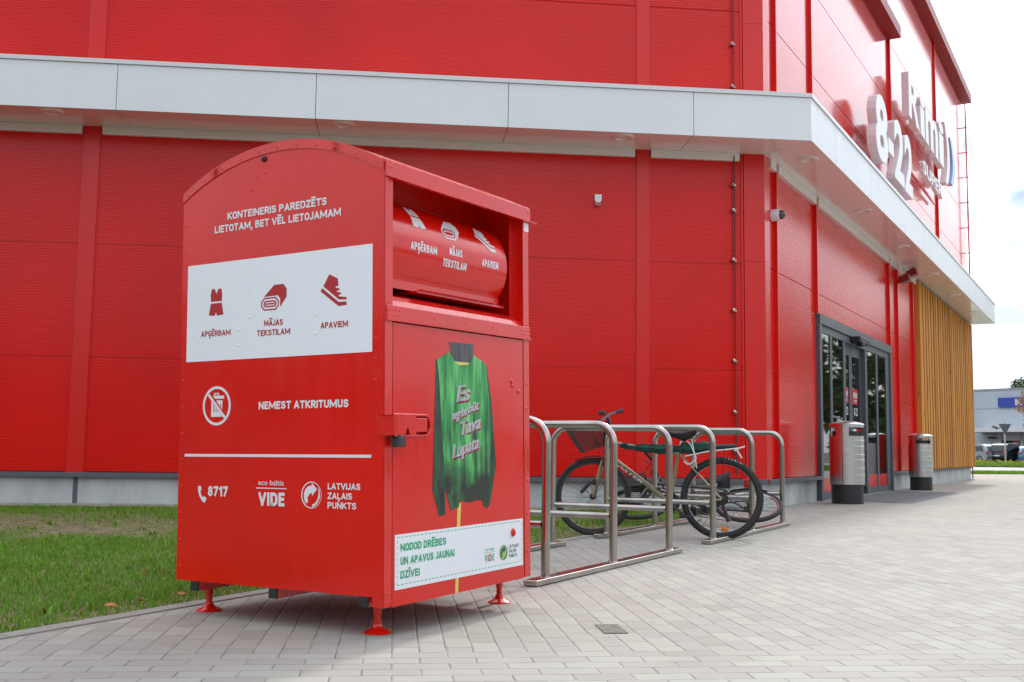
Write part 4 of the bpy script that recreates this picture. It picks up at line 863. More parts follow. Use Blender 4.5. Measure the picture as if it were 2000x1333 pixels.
q = NB(); tube(q, fillet([(.030, -.04, .846), (.030, -.04, .89), (.064, -.04, .89), (.064, -.04, .846)], .014), .0045, 8); link('shackle', q, M['chrome'], pl)
# pullover print on the door
def fo(off): return fF(.004 + off)
q = NB(); flat(q, [(.445, 1.258), (.644, 1.260), (.639, 1.212), (.627, 1.186), (.598, 1.168), (.501, 1.170), (.468, 1.195)], fo(.0008)); link('hanger_print', q, M['neck'], DO)
q = NB(); flat(q, [(.514, .56), (.539, .56), (.532, .459), (.507, .459)], fo(.0008)); nextq('stick_print', M['yellow'], DO); flat(q, [(.497, .241), (.520, .241), (.516, .178), (.493, .178)], fo(.0008)); nextq('stick_print', M['yellow'], DO); flat(q, [(.49, 1.175), (.61, 1.175), (.595, 1.155), (.505, 1.155)], fo(.001)); link('stick_print', q, M['yellow'], DO)
q = NB(); flat(q, [(.352, 1.175), (.385, 1.15), (.392, .989), (.408, .804), (.421, .679), (.419, .518), (.374, .513), (.326, .621), (.337, .835)], fo(.0012)); flat(q, [(.748, 1.174), (.791, .999), (.827, .718), (.792, .60), (.774, .538), (.745, .527), (.770, .7), (.762, .998), (.735, 1.16)], fo(.0012)); link('sleeve_print', q, M['sleeve'], DO)
q = NB(); flat(q, [(.358, 1.178), (.45, 1.216), (.464, 1.198), (.495, 1.172), (.535, 1.160), (.598, 1.167), (.627, 1.186), (.639, 1.212), (.740, 1.178), (.768, 1.018), (.782, .832), (.768, .60), (.756, .526), (.719, .533), (.707, .562), (.66, .566), (.607, .557), (.56, .566), (.527, .568), (.522, .543), (.46, .533), (.438, .58), (.417, .648), (.401, .804), (.384, .989), (.372, 1.12)], fo(.0016)); pb_ = link('pullover_print', q, M['pull'], DO)
q = NB()
for body, x0, x1, y0, cap, s in (('Es', .505, .607, .998, .07, .2), ('negribu', .468, .585, .918, .042, .2), ('būt', .595, .682, .951, .042, .2), ('Tava', .535, .692, .852, .06, .2), ('Lupata', .472, .676, .752, .058, .2)):
    rot = .22 if body != 'Es' else .12
    for k, mi in ((0, 1), (1, 0)):
        d_ = (.006, -.009) if k == 0 else (0, 0); z = .0022 if k == 0 else .003
        text(q, body, x0 + d_[0], x1 + d_[0], y0 + d_[1], cap, (lambda zz, xx, rr: lambda X, Y, Z_: Vector((X, -.004 - zz, Y + (X - xx) * rr)))(z, x0, rot), off=.03, shear=s, mi=mi)
link('lettering', q, None, pb_, ms=[M['letter'], M['magenta']])
q = NB(); prism(q, [fo(.0005)(x, z, 0) for x, z in ((.070, .242), (1.060, .241), (1.060, .459), (.070, .459))], (0, -.001, 0)); st2 = link('white_sticker', q, M['white'], DO)
f = fo(.0025); q = NB(); S2 = lambda n_: nextq(n_, None, st2, [M['green'], M['iconred'], M['green2'], M['navy'], M['textgrey']])
for body, x1, y0 in (('NODOD DRĒBES', .424, .391), ('UN APAVUS JAUNAI', .487, .337), ('DZĪVEI', .235, .283)): caps(q, body, .106, x1, y0, .031, f, .22, 0); S2('lettering')
n = 36
for k in range(n):
    a = .084 + .963 * k / n
    for z in (.259, .446): flat(q, [(a, z), (a + .015, z), (a + .015, z + .003), (a, z + .003)], f, 0)
for k in range(8):
    a = .262 + .184 * k / 8
    for x in (.083, 1.046): flat(q, [(x, a), (x + .0025, a), (x + .0025, a + .013), (x, a + .013)], f, 0)
S2('dashed_border'); text(q, 'eco baltia', .727, .806, .335, .013, f, off=0, mi=0); flat(q, [(.719, .326), (.811, .326), (.811, .328), (.719, .328)], f, 0)
caps(q, 'V', .727, .748, .287, .031, f, .17, 0); caps(q, 'I', .752, .757, .287, .031, f, .17, 1); caps(q, 'D', .764, .783, .287, .031, f, .17, 1); caps(q, 'E', .790, .806, .287, .031, f, .17, 0); S2('lettering')
flat(q, circ(.886, .3145, .034), f, 2, -.0004); dot(q, .886, .3145, .034, f, 3, 3, .0003); S2('pictogram')
for body, x1, y0 in (('LATVIJAS', 1.018, .330), ('ZAĻAIS', .993, .309), ('PUNKTS', 1.005, .286)): caps(q, body, .931, x1, y0, .0155, f, .15, 4); S2('lettering')
q = NB(); lathe(q, [(.0, .0), (.011, .0), (.013, .005), (.008, .014), (.001, .017)], 12, Matrix.Translation((.965, -.006, .40)) @ Matrix.Rotation(R(90), 4, 'X') @ Matrix.Diagonal((1, 1.6, 1, 1)), caps=False); link('door_bolt', q, M['binred'], DO, True)
q = NB(); box(q, 1.086, 1.129, -.0085, -.0065, 1.846, 1.889); link('label_sticker', q, M['white'], BIN)
# floor pan, skids, feet
q = NB(); box(q, .004, W - .004, .004, D - .004, Z0 + .002, Z0 + .03); link('floor_pan', q, M['binred2'], BIN)
for b in (.077, .562, 1.03):
    q = NB(); box(q, .012, W - .02, b, b + .043, .178, Z0 + .001, I4, .002); sk = link('skid', q, M['binred2'], BIN)
    q = NB(); box(q, .0, .0118, b - .001, b + .044, .177, Z0, I4, .003); link('end_cap', q, M['black'], sk)
MCi = MC.inverted()
for px, py in ((-.528, 4.466), (-1.358, 5.002), (-.045, 5.375), (-.86, 5.95)):
    g = MCi @ Vector((px, py, 0)); top = Vector((g.x, g.y, .21)); ax = MCi.to_3x3() @ Vector((0, 0, 1))
    q = NB(); T_ = Matrix.Translation(g); h_ = .21 - g.z
    lathe(q, [(.056, 0), (.057, .004), (.052, .009), (.038, .014), (.026, .022), (.019, .032), (.0185, .04), (.0135, .042), (.0135, .050), (.016, .051), (.016, .056), (.0135, .057), (.0135, .068), (.0175, .08), (.0175, h_)], 20, T_)
    if px == -.86: pass
    ft = link('foot', q, M['binred2'], BIN, True)

# ------------------------------------------------------------------ bicycle racks
HV = Vector((math.cos(R(152)), math.sin(R(152)), 0)) * .945
def make_rack(label, feet, H):
    d_ = (feet[-1] - feet[0]).normalized(); o = feet[0]
    n_ = HV.normalized(); root = empty('bicycle_rack', label, 'bike rack', Matrix.Translation(o), 'stainless steel bicycle racks')
    for k in range(2):
        q = NB(); off_ = HV * k; a = off_ - d_ * .19; b = (feet[-1] - o) + off_ + d_ * .17
        u = Vector((-d_.y, d_.x, 0)) * .042
        prism(q, [a - u, b - u, b + u, a + u], (0, 0, .032))
        bmesh.ops.translate(q, vec=(0, 0, .004), verts=q.verts); bmesh.ops.bevel(q, geom=q.edges[:], offset=.003, segments=1, affect='EDGES')
        link('base_rail', q, M['steel'], root)
    for p in feet:
        p = p - o; q = NB(); path = fillet([p + Vector((0, 0, .036)), p + Vector((0, 0, H)), p + HV + Vector((0, 0, H)), p + HV + Vector((0, 0, .036))], .13, 8)
        tube(q, path, .0255, 18); 
        for e_ in (p, p + HV): lathe(q, [(.034, .036), (.033, .040), (.026, .043)], 18, Matrix.Translation(e_), caps=False)
        hp = link('hoop', q, M['steel'], root, True)
        q = NB(); tube(q, [p + HV * .025 + Vector((0, 0, .325)), p + HV * .975 + Vector((0, 0, .325))], .0215, 14); link('crossbar', q, M['steel'], hp, True)
    return root
V3 = lambda x, y: Vector((x, y, 0))
make_rack('three hoop stainless steel bicycle rack nearest the red container, empty', [V3(.204, 6.158), V3(.668, 7.04), V3(1.162, 7.965)], .915)
make_rack('three hoop stainless steel bicycle rack with bicycles between its hoops', [V3(1.671, 8.985), V3(2.222, 10.02), V3(2.775, 11.12)], .945)

# ------------------------------------------------------------------ bicycles
def wheel(parent, c, Rr, knob, spokes_m, rim_m, tread=0):
    wh = bpy.data.objects.new('wheel', None); COL.objects.link(wh); wh.parent = parent; wh.location = c
    n = 72; q = NB(); tr = .030 if knob else .021
    tube(q, [(math.cos(2 * math.pi * i / n) * (Rr - tr), 0, math.sin(2 * math.pi * i / n) * (Rr - tr)) for i in range(n)], tr, 10, True)
    if knob:
        for i in range(84):
            a = 2 * math.pi * i / 84; Tm = Matrix.Rotation(-a, 4, 'Y')
            for y in ((-.015, .015) if i % 2 else (-.006, .006)): box(q, Rr - .006, Rr + .003, y - .006, y + .006, -.007, .007, Tm)
    ty = link('tyre', q, M['rubber'], None, True); ty.parent = wh
    q = NB(); ri = Rr - .05
    prof = [(ri + .012, -.012), (ri + .012, .012), (ri - .004, .011), (ri - .010, 0), (ri - .004, -.011)]
    rings = [[q.verts.new((r * math.cos(2 * math.pi * i / n), y, r * math.sin(2 * math.pi * i / n))) for r, y in prof] for i in range(n)]
    for i in range(n):
        for k in range(5): q.faces.new((rings[i][k], rings[(i + 1) % n][k], rings[(i + 1) % n][(k + 1) % 5], rings[i][(k + 1) % 5]))
    link('rim', q, rim_m, wh, True)
    q = NB()
    for i in range(32):
        a = 2 * math.pi * i / 32; s = 1 if i % 2 else -1; a2 = a + (.9 if (i // 2) % 2 else -.9)
        cyl(q, (.02 * math.cos(a2), s * .026, .02 * math.sin(a2)), (ri * math.cos(a), 0, ri * math.sin(a)), .0013, seg=4, caps=False)
    link('spokes', q, spokes_m, wh)
    q = NB(); tm = Matrix.Rotation(R(90), 4, 'X'); lathe(q, [(.006, -.06), (.012, -.05), (.026, -.034), (.026, -.026), (.016, -.02), (.016, .02), (.026, .026), (.026, .034), (.012, .05), (.006, .06)], 14, tm); link('hub', q, M['padlock'], wh, True)
    return wh
def mudguard(q, c, Rr, a0, a1, wd=.03):
    pr = []
    for k in range(17):
        a = R(a0 + (a1 - a0) * k / 16); pr.append([q.verts.new((c[0] + (Rr + .018 - abs(t) ** 2 * .012) * math.cos(a), wd * t, c[2] + (Rr + .018 - abs(t) ** 2 * .012) * math.sin(a))) for t in (-1, -.5, 0, .5, 1)])
    for a, b in zip(pr, pr[1:]):
        for k in range(4): q.faces.new((a[k], b[k], b[k + 1], a[k + 1]))
def make_bike(label, mw, frame_m, knob, group=None):
    B = empty('bicycle', label, 'bicycle', mw, group)
    Rr = .338; rh, fh = Vector((-.01, 0, Rr)), Vector((1.10, 0, Rr)); bb = Vector((.43, 0, .30))
    wheel(B, rh + Vector((0, 0, .01 if knob else 0)), .348 if knob else Rr, knob, M['black'], M['chrome']); wheel(B, fh, Rr, False, M['black'], M['bikegrey'])
    q = NB(); st = Vector((.36, 0, .71)); ht, hb = Vector((.963, 0, .845)), Vector((.992, 0, .70))
    tube(q, [bb, st + (st - bb).normalized() * .03], .0165, 12); tube(q, [Vector((.357, 0, .72)), ht - Vector((0, 0, .03))], .017, 12); tube(q, [bb, hb + Vector((-.005, 0, .02))], .0205, 12); tube(q, [ht, hb], .021, 12)
    for s in (-1, 1):
        tube(q, [rh + Vector((0, s * .062, 0)), Vector((.40, s * .02, .31))], .0095, 8); tube(q, [rh + Vector((0, s * .062, 0)), Vector((.345, s * .02, .715))], .0085, 8)
    lathe(q, [(.024, -.04), (.024, .04)], 14, Matrix.Translation(bb) @ Matrix.Rotation(R(90), 4, 'X')); fr = link('frame', q, frame_m, B, True)
    q = NB()
    fM = lambda X, Y, Z_: bb + (hb - bb) * X + Vector((0, .0215, 0)) + Vector((-.75, 0, 1)).normalized() * Y
    L0 = .93
    text(q, 'MASTER', .90, .42, -.012, .024, lambda X, Y, Z_: fM(X, Y, Z_), off=.02, shear=.2); link('lettering', q, M['letter'], fr)
    q = NB()
    for s in (-1, 1): tube(q, [Vector((1.015, s * .05, .645)), Vector((1.05, s * .055, .52)), fh + Vector((-.008, s * .055, 0))], [.015, .013, .009], 8)
    tube(q, [Vector((1.015, -.05, .645)), Vector((1.012, 0, .665)), Vector((1.015, .05, .645))], .016, 8); tube(q, [hb, Vector((1.012, 0, .66))], .015, 8); link('fork', q, frame_m, B, True)
    q = NB(); tube(q, [ht, Vector((.955, 0, .98)), Vector((.975, 0, 1.04))], .014, 8)
    tube(q, [Vector((1.02, .20, .985)), Vector((.985, .06, 1.03)), Vector((.975, 0, 1.045)), Vector((.96, -.06, 1.06)), Vector((.92, -.20, 1.085))], .012, 8)
    tube(q, [Vector((1.04, .14, .985)), Vector((1.10, .19, .98))], .006, 6); tube(q, [Vector((1.0, -.12, 1.075)), Vector((1.03, -.2, 1.085))], .006, 6); box(q, .99, 1.05, -.03, .05, 1.05, 1.09, I4, .008); hbr = link('handlebar', q, M['padlock'], B, True)
    for p0, p1 in ((Vector((1.02, .20, .985)), Vector((1.085, .29, .955))), (Vector((.92, -.20, 1.085)), Vector((.87, -.31, 1.105)))):
        q = NB(); tube(q, [p0, p1], .017, 10); link('grip', q, M['rubber'], hbr, True)
    q = NB(); tube(q, [Vector((.36, 0, .73)), Vector((.318, 0, .87))], .0135, 10); link('seat_post', q, M['chrome'], B, True)
    # saddle
    q = NB(); sect = []
    for k in range(13):
        t = k / 12; x = .20 + .28 * t; wd = .082 * (1 - t) ** 1.3 + .018 + .012 * math.sin(math.pi * min(1, t * 1.1)); zt = .925 + .018 * (1 - t) ** 3 - .02 * math.sin(math.pi * t); dp = .035 + .04 * math.exp(-((t - .32) / .25) ** 2)
        sect.append([q.verts.new((x, wd * math.cos(a), zt - .012 + (.014 * math.sin(a) if math.sin(a) > 0 else dp * math.sin(a)))) for a in [2 * math.pi * j / 14 for j in range(14)]])
    for a, b in zip(sect, sect[1:]):
        for j in range(14): q.faces.new((a[j], a[(j + 1) % 14], b[(j + 1) % 14], b[j]))
    q.faces.new(sect[0][::-1]); q.faces.new(sect[-1]); link('saddle', q, M['black'], B, True)
    # drivetrain on the far side
    q = NB(); lathe(q, [(.02, -.05), (.085, -.05), (.085, -.046), (.02, -.046)], 28, Matrix.Translation(bb) @ Matrix.Rotation(R(90), 4, 'X') @ Matrix.Diagonal((1, 1, -1, 1)))
    for s, a in ((-1, 40), (1, 220)):
        d_ = Vector((math.cos(R(a)), 0, math.sin(R(a)))) * .17; p = bb + Vector((0, -s * -.06, 0)) if False else bb + Vector((0, s * .065, 0))
        tube(q, [p, p + d_], [.013, .01], 8)
    ck = link('crankset', q, M['padlock'], B, True)
    for s, a in ((-1, 40), (1, 220)):
        p = bb + Vector((0, s * .065, 0)) + Vector((math.cos(R(a)), 0, math.sin(R(a)))) * .17
        q = NB(); box(q, p.x - .045, p.x + .045, min(p.y, p.y + s * .09), max(p.y, p.y + s * .09), p.z - .012, p.z + .012, I4, .004); link('pedal', q, M['black'], B)
    q = NB(); rc = rh + Vector((0, -.045, 0)); c2 = bb + Vector((0, -.048, 0))
    tube(q, [rc + Vector((0, 0, .045)), c2 + Vector((0, 0, .085))], .004, 5); tube(q, [rc + Vector((-.03, 0, -.18)), c2 + Vector((0, 0, -.085))], .004, 5)
    for k in range(6): lathe(q, [(.018, 0), (.056 - k * .006, 0), (.056 - k * .006, .003), (.018, .003)], 20, Matrix.Translation(rh + Vector((0, -.026 - k * .004, 0))) @ Matrix.Rotation(R(90), 4, 'X'))
    tube(q, [rc, rc + Vector((-.015, 0, -.08)), rc + Vector((-.06, 0, -.19))], [.018, .014, .022], 8); link('drivetrain', q, M['padlock'], B, True)
    q = NB()
    for pts in ([(1.03, .15, .985), (1.10, .10, .93), (1.06, .05, .80), (1.03, .05, .66)], [(1.0, -.12, 1.075), (1.08, -.05, .99), (1.02, -.03, .83), (.80, .0, .79), (.45, .0, .765), (.33, .01, .73)], [(1.02, .17, .98), (1.12, .04, .95), (1.05, .02, .78), (.98, .028, .70), (.7, .028, .52), (.45, .03, .34), (.2, -.03, .33), (.02, -.06, .36)]):
        tube(q, fillet(pts, .03, 3), .0032, 5)
    link('cable', q, M['black'], B, True)
    q = NB(); mudguard(q, fh, Rr, 62, 118, .03); mudguard(q, rh, Rr, 55, 120, .03); link('mudguard', q, M['black'], B, True)
    return B
be = Vector((-0.98101281, 0.19394297, 0)); bn = Vector((-be.y, be.x, 0))
MBk = frame(Vector((1.806, 9.353, .002)), be, bn, Vector((0, 0, 1)))
bk = make_bike('olive gold mountain bike with a front basket, standing upright in the rack', MBk, M['bikegold'], True)
# basket of wire mesh
def basket(parent, pts_top, pts_bot, n=11, mz=9):
    q = NB()
    C_ = lambda s, u, v: None
    def grid_(a, b, c, d_, nu, nv):
        for i in range(nu + 1):
            t = i / nu; cyl(q, a.lerp(b, t), d_.lerp(c, t), .0023, seg=4, caps=False)
        for j in range(nv + 1):
            t = j / nv; cyl(q, a.lerp(d_, t), b.lerp(c, t), .0023, seg=4, caps=False)
    t, b = pts_top, pts_bot
    for k in range(4): grid_(t[k], t[(k + 1) % 4], b[(k + 1) % 4], b[k], 20, 18)
    grid_(b[0], b[1], b[2], b[3], 12, 12)
    for L in (t, b): tube(q, L, .005, 6, True)
    for k in range(4): tube(q, [t[k], b[k]], .004, 6)
    return link('basket', q, M['black'], parent)
basket(bk, [Vector((1.34, .15, .935)), Vector((1.34, -.15, .955)), Vector((.99, -.13, .985)), Vector((.99, .13, .965))], [Vector((1.19, .11, .715)), Vector((1.19, -.11, .725)), Vector((1.0, -.10, .795)), Vector((1.0, .10, .785))])
q = NB(); tube(q, [(1.0, .03, .80), (.985, .03, .90), (.98, .03, 1.0)], .008, 6); tube(q, [(1.0, -.03, .80), (.985, -.03, .90), (.98, -.03, 1.0)], .008, 6); link('basket_bracket', q, M['black'], bk, True)
q = NB()
for s in (-1, 1): tube(q, [(.30, s * .05, .70), (.10, s * .055, .745), (-.16, s * .05, .775), (-.205, s * .03, .79)], .006, 6); tube(q, [(-.13, s * .05, .772), (-.18, s * .05, .69)], .007, 6)
for x in (.05, -.05, -.15): tube(q, [(x, -.055, .76), (x, .055, .76)], .005, 6)
rk = link('luggage_rack', q, M['cord'], bk, True)
q = NB()
for s in (-1, 1): tube(q, [(-.02, s * .062, .34), (-.03, s * .055, .765)], .0035, 6); tube(q, [(-.02, s * .062, .34), (-.11, s * .055, .765)], .0035, 6)
link('rack_stay', q, M['black'], rk, True)
q = NB(); tube(q, [(.12, 0, .775), (.0, 0, .785), (-.13, 0, .79)], .022, 10); link('pump', q, M['black'], bk, True)
q = NB(); lathe(q, [(.0, 0), (.024, 0), (.026, .006), (.02, .012), (.0, .013)], 14, Matrix.Translation((-.03, .005, .085)) @ Matrix.Rotation(R(-90), 4, 'X') @ Matrix.Diagonal((1.3, .8, 1, 1)), caps=False); link('spoke_reflector', q, M['orange'], bk, True)
q = NB(); tube(q, [(1.11, .06, .47), (1.20, .06, .37)], .016, 8); box(q, 1.06, 1.10, .04, .075, .44, .49, I4, .01); link('dynamo_lamp', q, M['black'], bk)
q = NB(); tube(q, fillet([(.31, .02, .86), (.25, .05, .80), (.20, .06, .68), (.27, .06, .62), (.31, .05, .66)], .03, 4), .006, 6); tube(q, [(.29, .03, .85), (.24, .04, .84), (.215, .06, .70), (.20, .06, .60)], .005, 6); o = link('white_cord', q, M['cord'], bk, True)
# furled cloth along the top tube
q = NB(); pts = []; rr = []
for k in range(34):
    t = k / 33; x = .86 - .79 * t; z = .785 - .025 * math.sin(t * 3.1) + .004 * math.sin(k * 1.7); pinch = math.exp(-((t - .62) / .045) ** 2)
    pts.append((x, .006 * math.sin(k * 1.1), z)); rr.append((.018 + .03 * min(1, t * 1.9) + .003 * math.sin(k * .9)) * (1 - .45 * pinch) * (1 if t < .95 else .8))
tube(q, pts, rr, 18)
for i, v in enumerate(q.verts): v.co += Vector((0, random.uniform(-1, 1) * .002 + .005 * math.sin(i % 18 * 2.2 + v.co.x * 5), .004 * math.cos(i % 18 * 1.9 + v.co.x * 6)))
cl_ = link('cloth_bundle', q, M['cloth'], None, True); cl_.matrix_world = MBk; tag(cl_, 'dark green cloth furled and tied along the top tube of the olive bicycle', 'cloth bundle')
# second bicycle lying over between the farther hoops
lay = Matrix.Translation((2.30, 10.62, .07)) @ Matrix.Rotation(math.atan2(be.y, be.x) - .06, 4, 'Z') @ Matrix.Rotation(R(66), 4, 'X')
bk2 = make_bike('dark grey bicycle fallen over on the pavement behind the parked olive bicycle', lay, M['bikegrey'], False)
basket(bk2, [Vector((1.38, .15, .72)), Vector((1.38, -.15, .72)), Vector((1.06, -.15, .74)), Vector((1.06, .15, .74))], [Vector((1.34, .11, .50)), Vector((1.34, -.11, .50)), Vector((1.10, -.11, .52)), Vector((1.10, .11, .52))])
q = NB(); box(q, -.02, .06, -.05, .05, .84, .90, I4, .01); link('tail_lamp', q, M['redref'], bk2)

# ------------------------------------------------------------------ litter bins
def make_bin(label, loc, rz, k):
    B = empty('litter_bin', label, 'litter bin', Matrix.Translation(loc) @ Matrix.Rotation(rz, 4, 'Z') @ Matrix.Scale(k, 4), 'steel litter bins by the entrance')
    q = NB(); lathe(q, [(.228, 0), (.228, .29), (.2, .29)], 40); link('pedestal', q, M['black'], B, True)
    q = NB(); S = 48; zs = [.285, 1.0, 1.125, 1.165]; rad = .25
    def slot(i): a = (i + .5) * 360 / S; return any(abs((a - c + 180) % 360 - 180) < 40 for c in (60, 180, 300))
    def rr_(i): a = 2 * math.pi * i / S; return Vector((math.cos(a), math.sin(a), 0))
    for r_, fl_ in ((rad, False), (rad - .008, True)):
        for i in range(S):
            for a, b in zip(zs, zs[1:]):
                if a == 1.0 and slot(i): continue
                p = [rr_(i) * r_ + Vector((0, 0, a)), rr_(i + 1) * r_ + Vector((0, 0, a)), rr_(i + 1) * r_ + Vector((0, 0, b)), rr_(i) * r_ + Vector((0, 0, b))]
                q.faces.new([q.verts.new(v) for v in (p[::-1] if fl_ else p)])
    bmesh.ops.remove_doubles(q, verts=q.verts, dist=1e-4)
    for z in (.42, .52, .64, .72, .84, .93):
        for i in range(S):
            if -20 < (i * 360 / S + 64 + 180) % 360 - 180 < 50:
                p = [rr_(i) * (rad + .001) + Vector((0, 0, z)), rr_(i + 1) * (rad + .001) + Vector((0, 0, z)), rr_(i + 1) * (rad + .004) + Vector((0, 0, z + .008)), rr_(i) * (rad + .004) + Vector((0, 0, z + .008)), ]
                q.faces.new([q.verts.new(v) for v in p]); q.faces.new([q.verts.new(v) for v in (p[3], p[2], rr_(i + 1) * (rad + .001) + Vector((0, 0, z + .012)), rr_(i) * (rad + .001) + Vector((0, 0, z + .012)))])
    link('body', q, M['steel2'], B, True)
    q = NB(); lathe(q, [(.262, 1.165), (.262, 1.172), (.255, 1.18), (.12, 1.222), (.02, 1.228), (.0005, 1.228)], 48, caps=False); lathe(q, [(.262, 1.165), (.24, 1.165)], 48, caps=False); link('lid', q, M['steel2'], B, True)
    q = NB(); box(q, -.004, .004, -rad - .003, -rad + .01, .29, 1.163, Matrix.Rotation(R(-30), 4, 'Z')); lathe(q, [(.008, 0), (.006, .006)], 10, Matrix.Rotation(R(-12), 4, 'Z') @ Matrix.Translation((0, -rad, .72)) @ Matrix.Rotation(R(90), 4, 'X')); link('door_seam', q, M['dark'], B)
    q = NB(); lathe(q, [(.205, .3), (.205, 1.07)], 24, caps=True); link('liner', q, M['black'], B)
    return B
make_bin('stainless steel litter bin with domed lid, standing close in front of the glass doors', (5.02, 16.22, 0), R(-2), 1.0)
make_bin('stainless steel litter bin with domed lid, standing beyond the doors by the wooden slats', (8.535, 22.62, 0), R(-34), .96)

# ------------------------------------------------------------------ far side of the square
def ray(px, py, dist):
    v = FW + RT * ((px - 1000) / FPX) - UP * ((py - 666.5) / FPX); return CAM + v * (dist / v.y)
def gpt(px, py, z=0):
    v = FW + RT * ((px - 1000) / FPX) - UP * ((py - 666.5) / FPX); return CAM + v * ((z - CAM.z) / v.z)
# pale road and verges: real strips across the view
q = NB(); poly(q, [(-5, 47.5, -.006), (120, 47.5, -.006), (140, 66, -.006), (-5, 66, -.006)]); tag(link('road', q, M['road']), kind='structure')
q = NB(); poly(q, [(16.8, 41.4, .004), (21.5, 42.9, .004), (24.2, 45.6, .004), (19.2, 44.9, .004), (17.4, 43.0, .004)]); tag(link('verge', q, M['soil']), kind='structure')
q = NB(); poly(q, [(20.0, 40.2, .003), (24, 38, .003), (40, 42, .003), (42, 48, .003), (24.5, 46.0, .003)]); tag(link('verge', q, M['soil']), kind='structure')
q = NB(); poly(q, [(10, 66, .05), (120, 66, .05), (120, 80, .05), (10, 80, .05)]); tag(link('verge', q, M['soil']), kind='structure')
def fill(n, f): return np.array([f() for _ in range(n)])
def tri_pts(n, poly_):
    P_ = []; xs = [p[0] for p in poly_]; ys = [p[1] for p in poly_]
    while len(P_) < n:
        x, y = random.uniform(min(xs), max(xs)), random.uniform(min(ys), max(ys)); c = False; j = len(poly_) - 1
        for i in range(len(poly_)):
            if (poly_[i][1] > y) != (poly_[j][1] > y) and x < (poly_[j][0] - poly_[i][0]) * (y - poly_[i][1]) / (poly_[j][1] - poly_[i][1]) + poly_[i][0]: c = not c
            j = i
        if c: P_.append((x, y, 0.0))
    return np.array(P_)
Pg = tri_pts(5000, [(16.8, 41.4), (21.5, 42.9), (24.2, 45.6), (19.2, 44.9), (17.4, 43.0)])
tag(blades('grass', Pg, .05 + .1 * rng.random(len(Pg)), .03, M['grass'], .5), 'thin strip of grass along the far edge of the paving', 'grass', kind='stuff')
Pg = tri_pts(12000, [(20.0, 40.2), (24, 38), (40, 42), (42, 48), (24.5, 46.0)])
tag(blades('grass', Pg, .05 + .09 * rng.random(len(Pg)), .03, M['grass'], .5), 'low mown grass island at the right edge of the paving', 'grass', kind='stuff')
Pg = np.stack([rng.uniform(24, 50, 16000), rng.uniform(66.2, 79, 16000), np.full(16000, .05)], 1)
tag(blades('weeds', Pg, (.08 + .28 * rng.random(len(Pg))) * (.6 + .8 * vnoise(Pg[:, 0], Pg[:, 1], .5, 9)), .06, M['weeds'], .4), 'tall weedy verge in front of the far car park', 'weeds', kind='stuff')
Pf = np.stack([rng.uniform(26, 50, 500), rng.uniform(66.2, 72, 500), .2 + .2 * rng.random(500)], 1)
tag(blades('flowers', Pf, .06 + .05 * rng.random(500), .09, M['flower'], .4), 'small yellow flowers scattered over the far verge', 'flowers', kind='stuff')
# grey store
fa = ray(1880, 880, 116); fbp = ray(2030, 880, 109)
ex = (fbp - fa); ex.z = 0; ex.normalize(); ey = Vector((-ex.y, ex.x, 0))
ST = empty('retail_store', 'long grey corrugated store beyond the car park with a blue sign', 'store', frame(Vector((fa.x, fa.y, 0)), ex, ey, Vector((0, 0, 1))))
def sx(px):   # x on the facade for a pixel column
    p = ray(px, 860, 100); d_ = Vector((p.x, p.y, 0)); n_ = ey; o_ = Vector((fa.x, fa.y, 0)); s_ = o_.dot(n_) / d_.dot(n_); return (d_ * s_ - o_).dot(ex)
def sz(px, py):
    p = ray(px, 860, 100); d_ = Vector((p.x, p.y, 0)); s_ = Vector((fa.x, fa.y, 0)).dot(ey) / d_.dot(ey); return ray(px, py, 100 * s_).z
HT = (sz(1896, 765) + sz(2000, 756)) / 2; HS = sz(1900, 866); Hm = sz(1900, 800)
q = NB(); z = HS
while z < HT:
    box(q, -2, 24, 0, .1, z, z + .2); box(q, -2, 24, .03, .1, z + .2, min(z + .27, HT)); z += .27
box(q, -2, 24, .1, 40, 0, HT); link('wall', q, M['store'], ST)
q = NB(); box(q, -2, 24, -.04, .0, HT - .15, HT + .05); box(q, -2, 24, -.02, 0, Hm, Hm + .06); link('edge_trim', q, mat('store trim', (.3, .32, .35), .5), ST)
q = NB(); box(q, -2, sx(1956), .04, .09, .1, HS); link('window', q, M['glass'], ST)
q = NB(); x = -2.0
while x < sx(1956): box(q, x, x + .1, .0, .09, 0, HS); x += 1.5
link('window_frame', q, M['cap'], ST)
q = NB(); box(q, sx(1954), sx(2060), -.3, 0, sz(1975, 796), sz(1975, 777), I4, .03); sgn = link('sign_panel', q, M['bluesign'], ST)
q = NB(); xk = sx(1989); text(q, 'K', xk, xk + .75, sz(1992, 792), .62, lambda X, Y, Z_: Vector((X, -.31 - Z_, Y)), off=.06); link('lettering', q, M['letter'], sgn)
q = NB(); box(q, sx(1917), sx(2060), -4, 0, sz(1960, 846), sz(1960, 838), I4, .02); link('entrance_canopy', q, M['cap'], ST)
q = NB(); box(q, sx(1955), sx(1962), -.6, 0, 0, sz(1960, 846)); box(q, sx(1955), sx(2060), -.5, 0, sz(1960, 861), sz(1960, 846)); box(q, sx(1998), sx(2003), -.5, 0, 0, sz(1960, 846)); link('porch', q, M['cap'], ST)
q = NB(); box(q, sx(1962), sx(1998), -.1, -.02, 0, sz(1960, 861)); link('doorway', q, M['dark'], ST)
q = NB(); box(q, sx(1979), sx(1993), -.16, -.11, sz(1985, 872), sz(1985, 863)); link('poster', q, M['redref'], ST)
q = NB(); box(q, sx(1942), sx(1958), -1.2, -1.1, sz(1950, 858), sz(1950, 854)); link('hanging_sign', q, M['bark'], ST)
